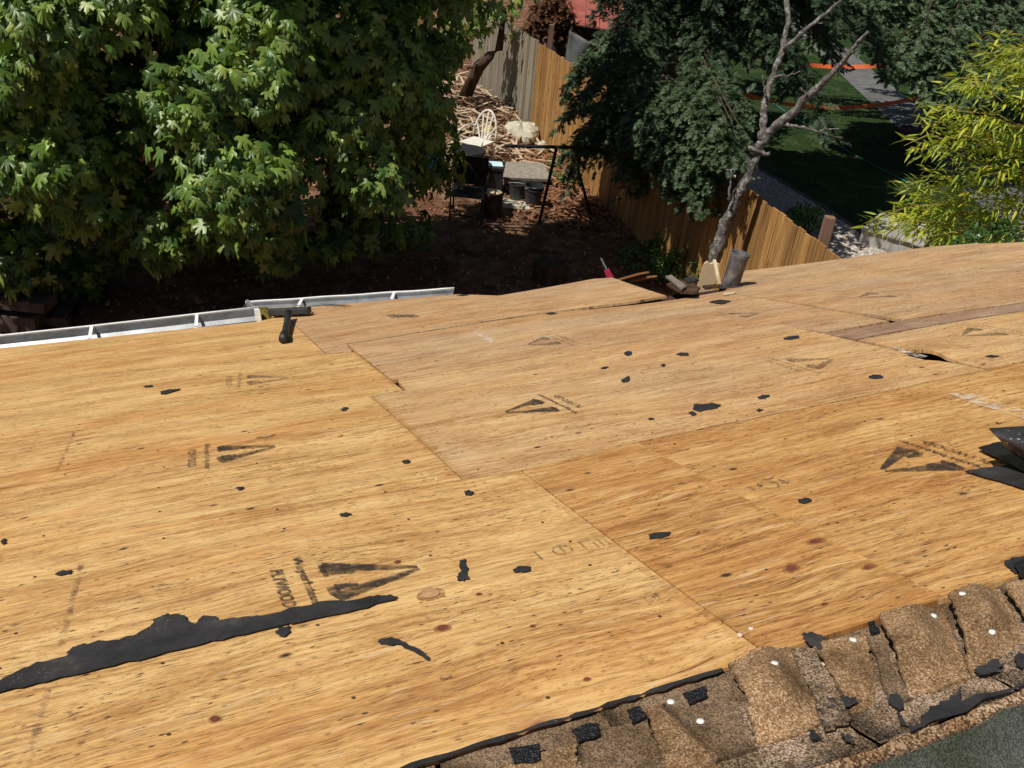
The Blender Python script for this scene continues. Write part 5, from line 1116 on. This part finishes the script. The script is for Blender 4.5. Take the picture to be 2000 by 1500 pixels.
# orange tapes
def tape(p0, p1, z0, z1, sag, label, w=.085):
    A, B_ = gp(*p0, z0), gp(*p1, z1); vs = []; n = 24
    for i in range(n + 1):
        f = i / n; p = A + (B_ - A) * f - np.array([0, 0, sag * 4 * f * (1 - f)]); tw = .5 * math.sin(5 * f + 1); vs += [p + np.array([0, -math.sin(tw) * w / 2, math.cos(tw) * w / 2]), p - np.array([0, -math.sin(tw) * w / 2, math.cos(tw) * w / 2])]
    o = MB().add(vs, [(2 * i, 2 * i + 1, 2 * i + 3, 2 * i + 2) for i in range(n)]).build('barrier_tape', M['tape']); tag(o, label, 'tape', 'orange barrier tapes over the lawn')
    o.modifiers.new('s', 'SOLIDIFY').thickness = .002
tape((1446, 182), (1806, 188), .9, .9, .28, 'nearer orange tape sagging across the lawn behind the dead tree', .09)
tape((1478, 110), (1720, 128), .9, .9, .12, 'farther orange tape half hidden by the spruce boughs', .10)
tape((1895, 108), (1945, 100), .9, .9, .02, 'short piece of orange tape at the upper right beside the cart', .10)
# hose
hp = [gp(*p, .03) for p in ((1500, 195), (1545, 225), (1600, 260), (1660, 298), (1720, 330), (1785, 362))]
tag(MB().tube(hp, .014, 6).build('garden_hose', M['hose'], smooth=True), 'thin green line stretched along the lawn', 'hose')
ep = [gp(*p, .04) for p in ((1640, 395), (1690, 440), (1760, 500), (1830, 560))]
tag(MB().tube([np.array([lawn_l(y), y, .03]) for y in np.linspace(12, 19, 14)], .03, 6).build('lawn_edging', M['concrete']), 'pale edging between gravel and lawn', 'edging')
# shed behind the fence
c = pt(1150, 100, 21.6); t = thing('garden_shed', (c[0], c[1], 0), 'dark shed with faded red roofing behind the far fence', 'shed')
x0, x1, y0, y1 = c[0] - .9, c[0] + 1.5, 21.4, 23.6
MB().box(((x0 + x1) / 2, (y0 + y1) / 2, .8), x1 - x0, y1 - y0, 1.6).build('wall', M['shed'], t)
ra, rb, rc, rd = np.array([x0 - .2, y0 - .35, 1.75]), np.array([x1 + .2, y0 - .35, 1.6]), np.array([x1 + .2, y1 + .3, 2.5]), np.array([x0 - .2, y1 + .3, 2.6])
for k in range(9):
    a, b = ra + (rb - ra) * k / 9, ra + (rb - ra) * (k + .96) / 9; d2, c2 = rd + (rc - rd) * k / 9, rd + (rc - rd) * (k + .96) / 9; dn = np.array([0, 0, -.03]); zz = np.array([0, 0, .012 * (k % 2)])
    MB().add([a + zz, b + zz, c2 + zz, d2 + zz, a + dn, b + dn, c2 + dn, d2 + dn], [(0, 1, 2, 3), (7, 6, 5, 4), (0, 4, 5, 1), (1, 5, 6, 2), (2, 6, 7, 3), (3, 7, 4, 0)]).build('roof_panel', M['red_metal'], t)
# grey tarp hung beside the shed
a, b, c_, d_ = pt(1112, 60, 19.9), pt(1165, 88, 19.9), pt(1165, 150, 19.9), pt(1100, 140, 19.9); vs = []
for j in range(9):
    for i in range(9):
        s_, t_ = i / 8, j / 8; p = (a * (1 - s_) + b * s_) * (1 - t_) + (d_ * (1 - s_) + c_ * s_) * t_; vs.append(p + np.array([0, .05 * math.sin(7 * s_ + 3 * t_), 0]))
o = MB().add(vs, [(j * 9 + i, j * 9 + i + 1, (j + 1) * 9 + i + 1, (j + 1) * 9 + i) for j in range(8) for i in range(8)]).build('hanging_tarpaulin', M['tarp_grey'], smooth=True); o.modifiers.new('s', 'SOLIDIFY').thickness = .004; tag(o, 'grey tarpaulin hanging between shed and grey fence', 'tarpaulin')
# dead hanging brush over the far fence
P, Y, Z, Sc = [], [], [], []
for k in range(26):
    a = pt(rng.uniform(1045, 1115), rng.uniform(-20, 25), 20.6); bough_sprigs(a, np.array([rng.uniform(-.5, .5), -.2, -1.0]), .6, P, Y, Z, Sc, .8, .1, size=1.6)
P, Y, Z, Sc = map(np.array, (P, Y, Z, Sc)); V, Tt = stamp_out(SP_V, SP_F, P, frames(Y, Z), Sc); q = pt(1080, 0, 20.6)
t = thing('dead_bush', (q[0], q[1], 0), 'reddish brown dead bush hanging over the far fence end', 'bush'); mass('foliage', V, Tt, M['spruce_dead'], t); MB().tube([(q[0], q[1], 0), (q[0], q[1], 1.4), (q[0] + .1, q[1], 2.6)], [.05, .04, .02], 7).build('trunk', M['bark_brown'], t)
# leaning brown trunk left of the grey fence
tp = [pt(905, 170, 19.0), pt(935, 130, 18.9), pt(958, 108, 18.9), pt(975, 95, 18.9), pt(980, 60, 19.0), pt(985, 20, 19.2)]; tp[0][2] = 0.3
t = thing('leaning_tree', (tp[0][0], tp[0][1], 0.0), 'crooked brown trunk leaning left of the grey fence end', 'tree'); MB().tube(tp, [.14, .12, .10, .08, .06, .04], 8, .08).build('trunk', M['bark_brown'], t, smooth=True)
P, R, Sc = leafy(np.array([pt(970, 20, 19), pt(930, 10, 19), pt(1000, -10, 19), pt(960, 50, 19.1), pt(905, 40, 18.6), pt(880, 80, 18.2)]), np.tile([0, -.5, .5], (6, 1)), 40, .5, .16, .7, ML_V, ML_F); V, Tt = stamp_out(ML_V, ML_F, P, R, Sc); mass('foliage', V, Tt, M['maple'], t)
# lumber stack under the maple at left
q = gp(40, 610); t = thing('pallet', (q[0], q[1], 0), 'dark wooden pallet lying under the maple at the left edge', 'pallet')
for k in range(7):
    MB().box(np.array([q[0] - .8 + .22 * k, q[1] + .3, .16 + .005 * (k % 2)]), .14, 1.3, .022, ((.98, .17, 0), (-.17, .98, 0), (0, 0, 1))).build('slat', M['darkwood'], t)
for k in range(3): MB().box(np.array([q[0] - .15, q[1] - .25 + .55 * k, .08]), 1.7, .09, .10).build('bearer', M['darkwood'], t)
q = gp(50, 640); tag(MB().box((q[0] - .4, q[1], .35), 1.5, .30, .12).box((q[0] - .4, q[1], .1), 1.2, .28, .2).build('plank_stack', M['darkwood']), 'stack of dark planks in front of the pallet', 'planks')
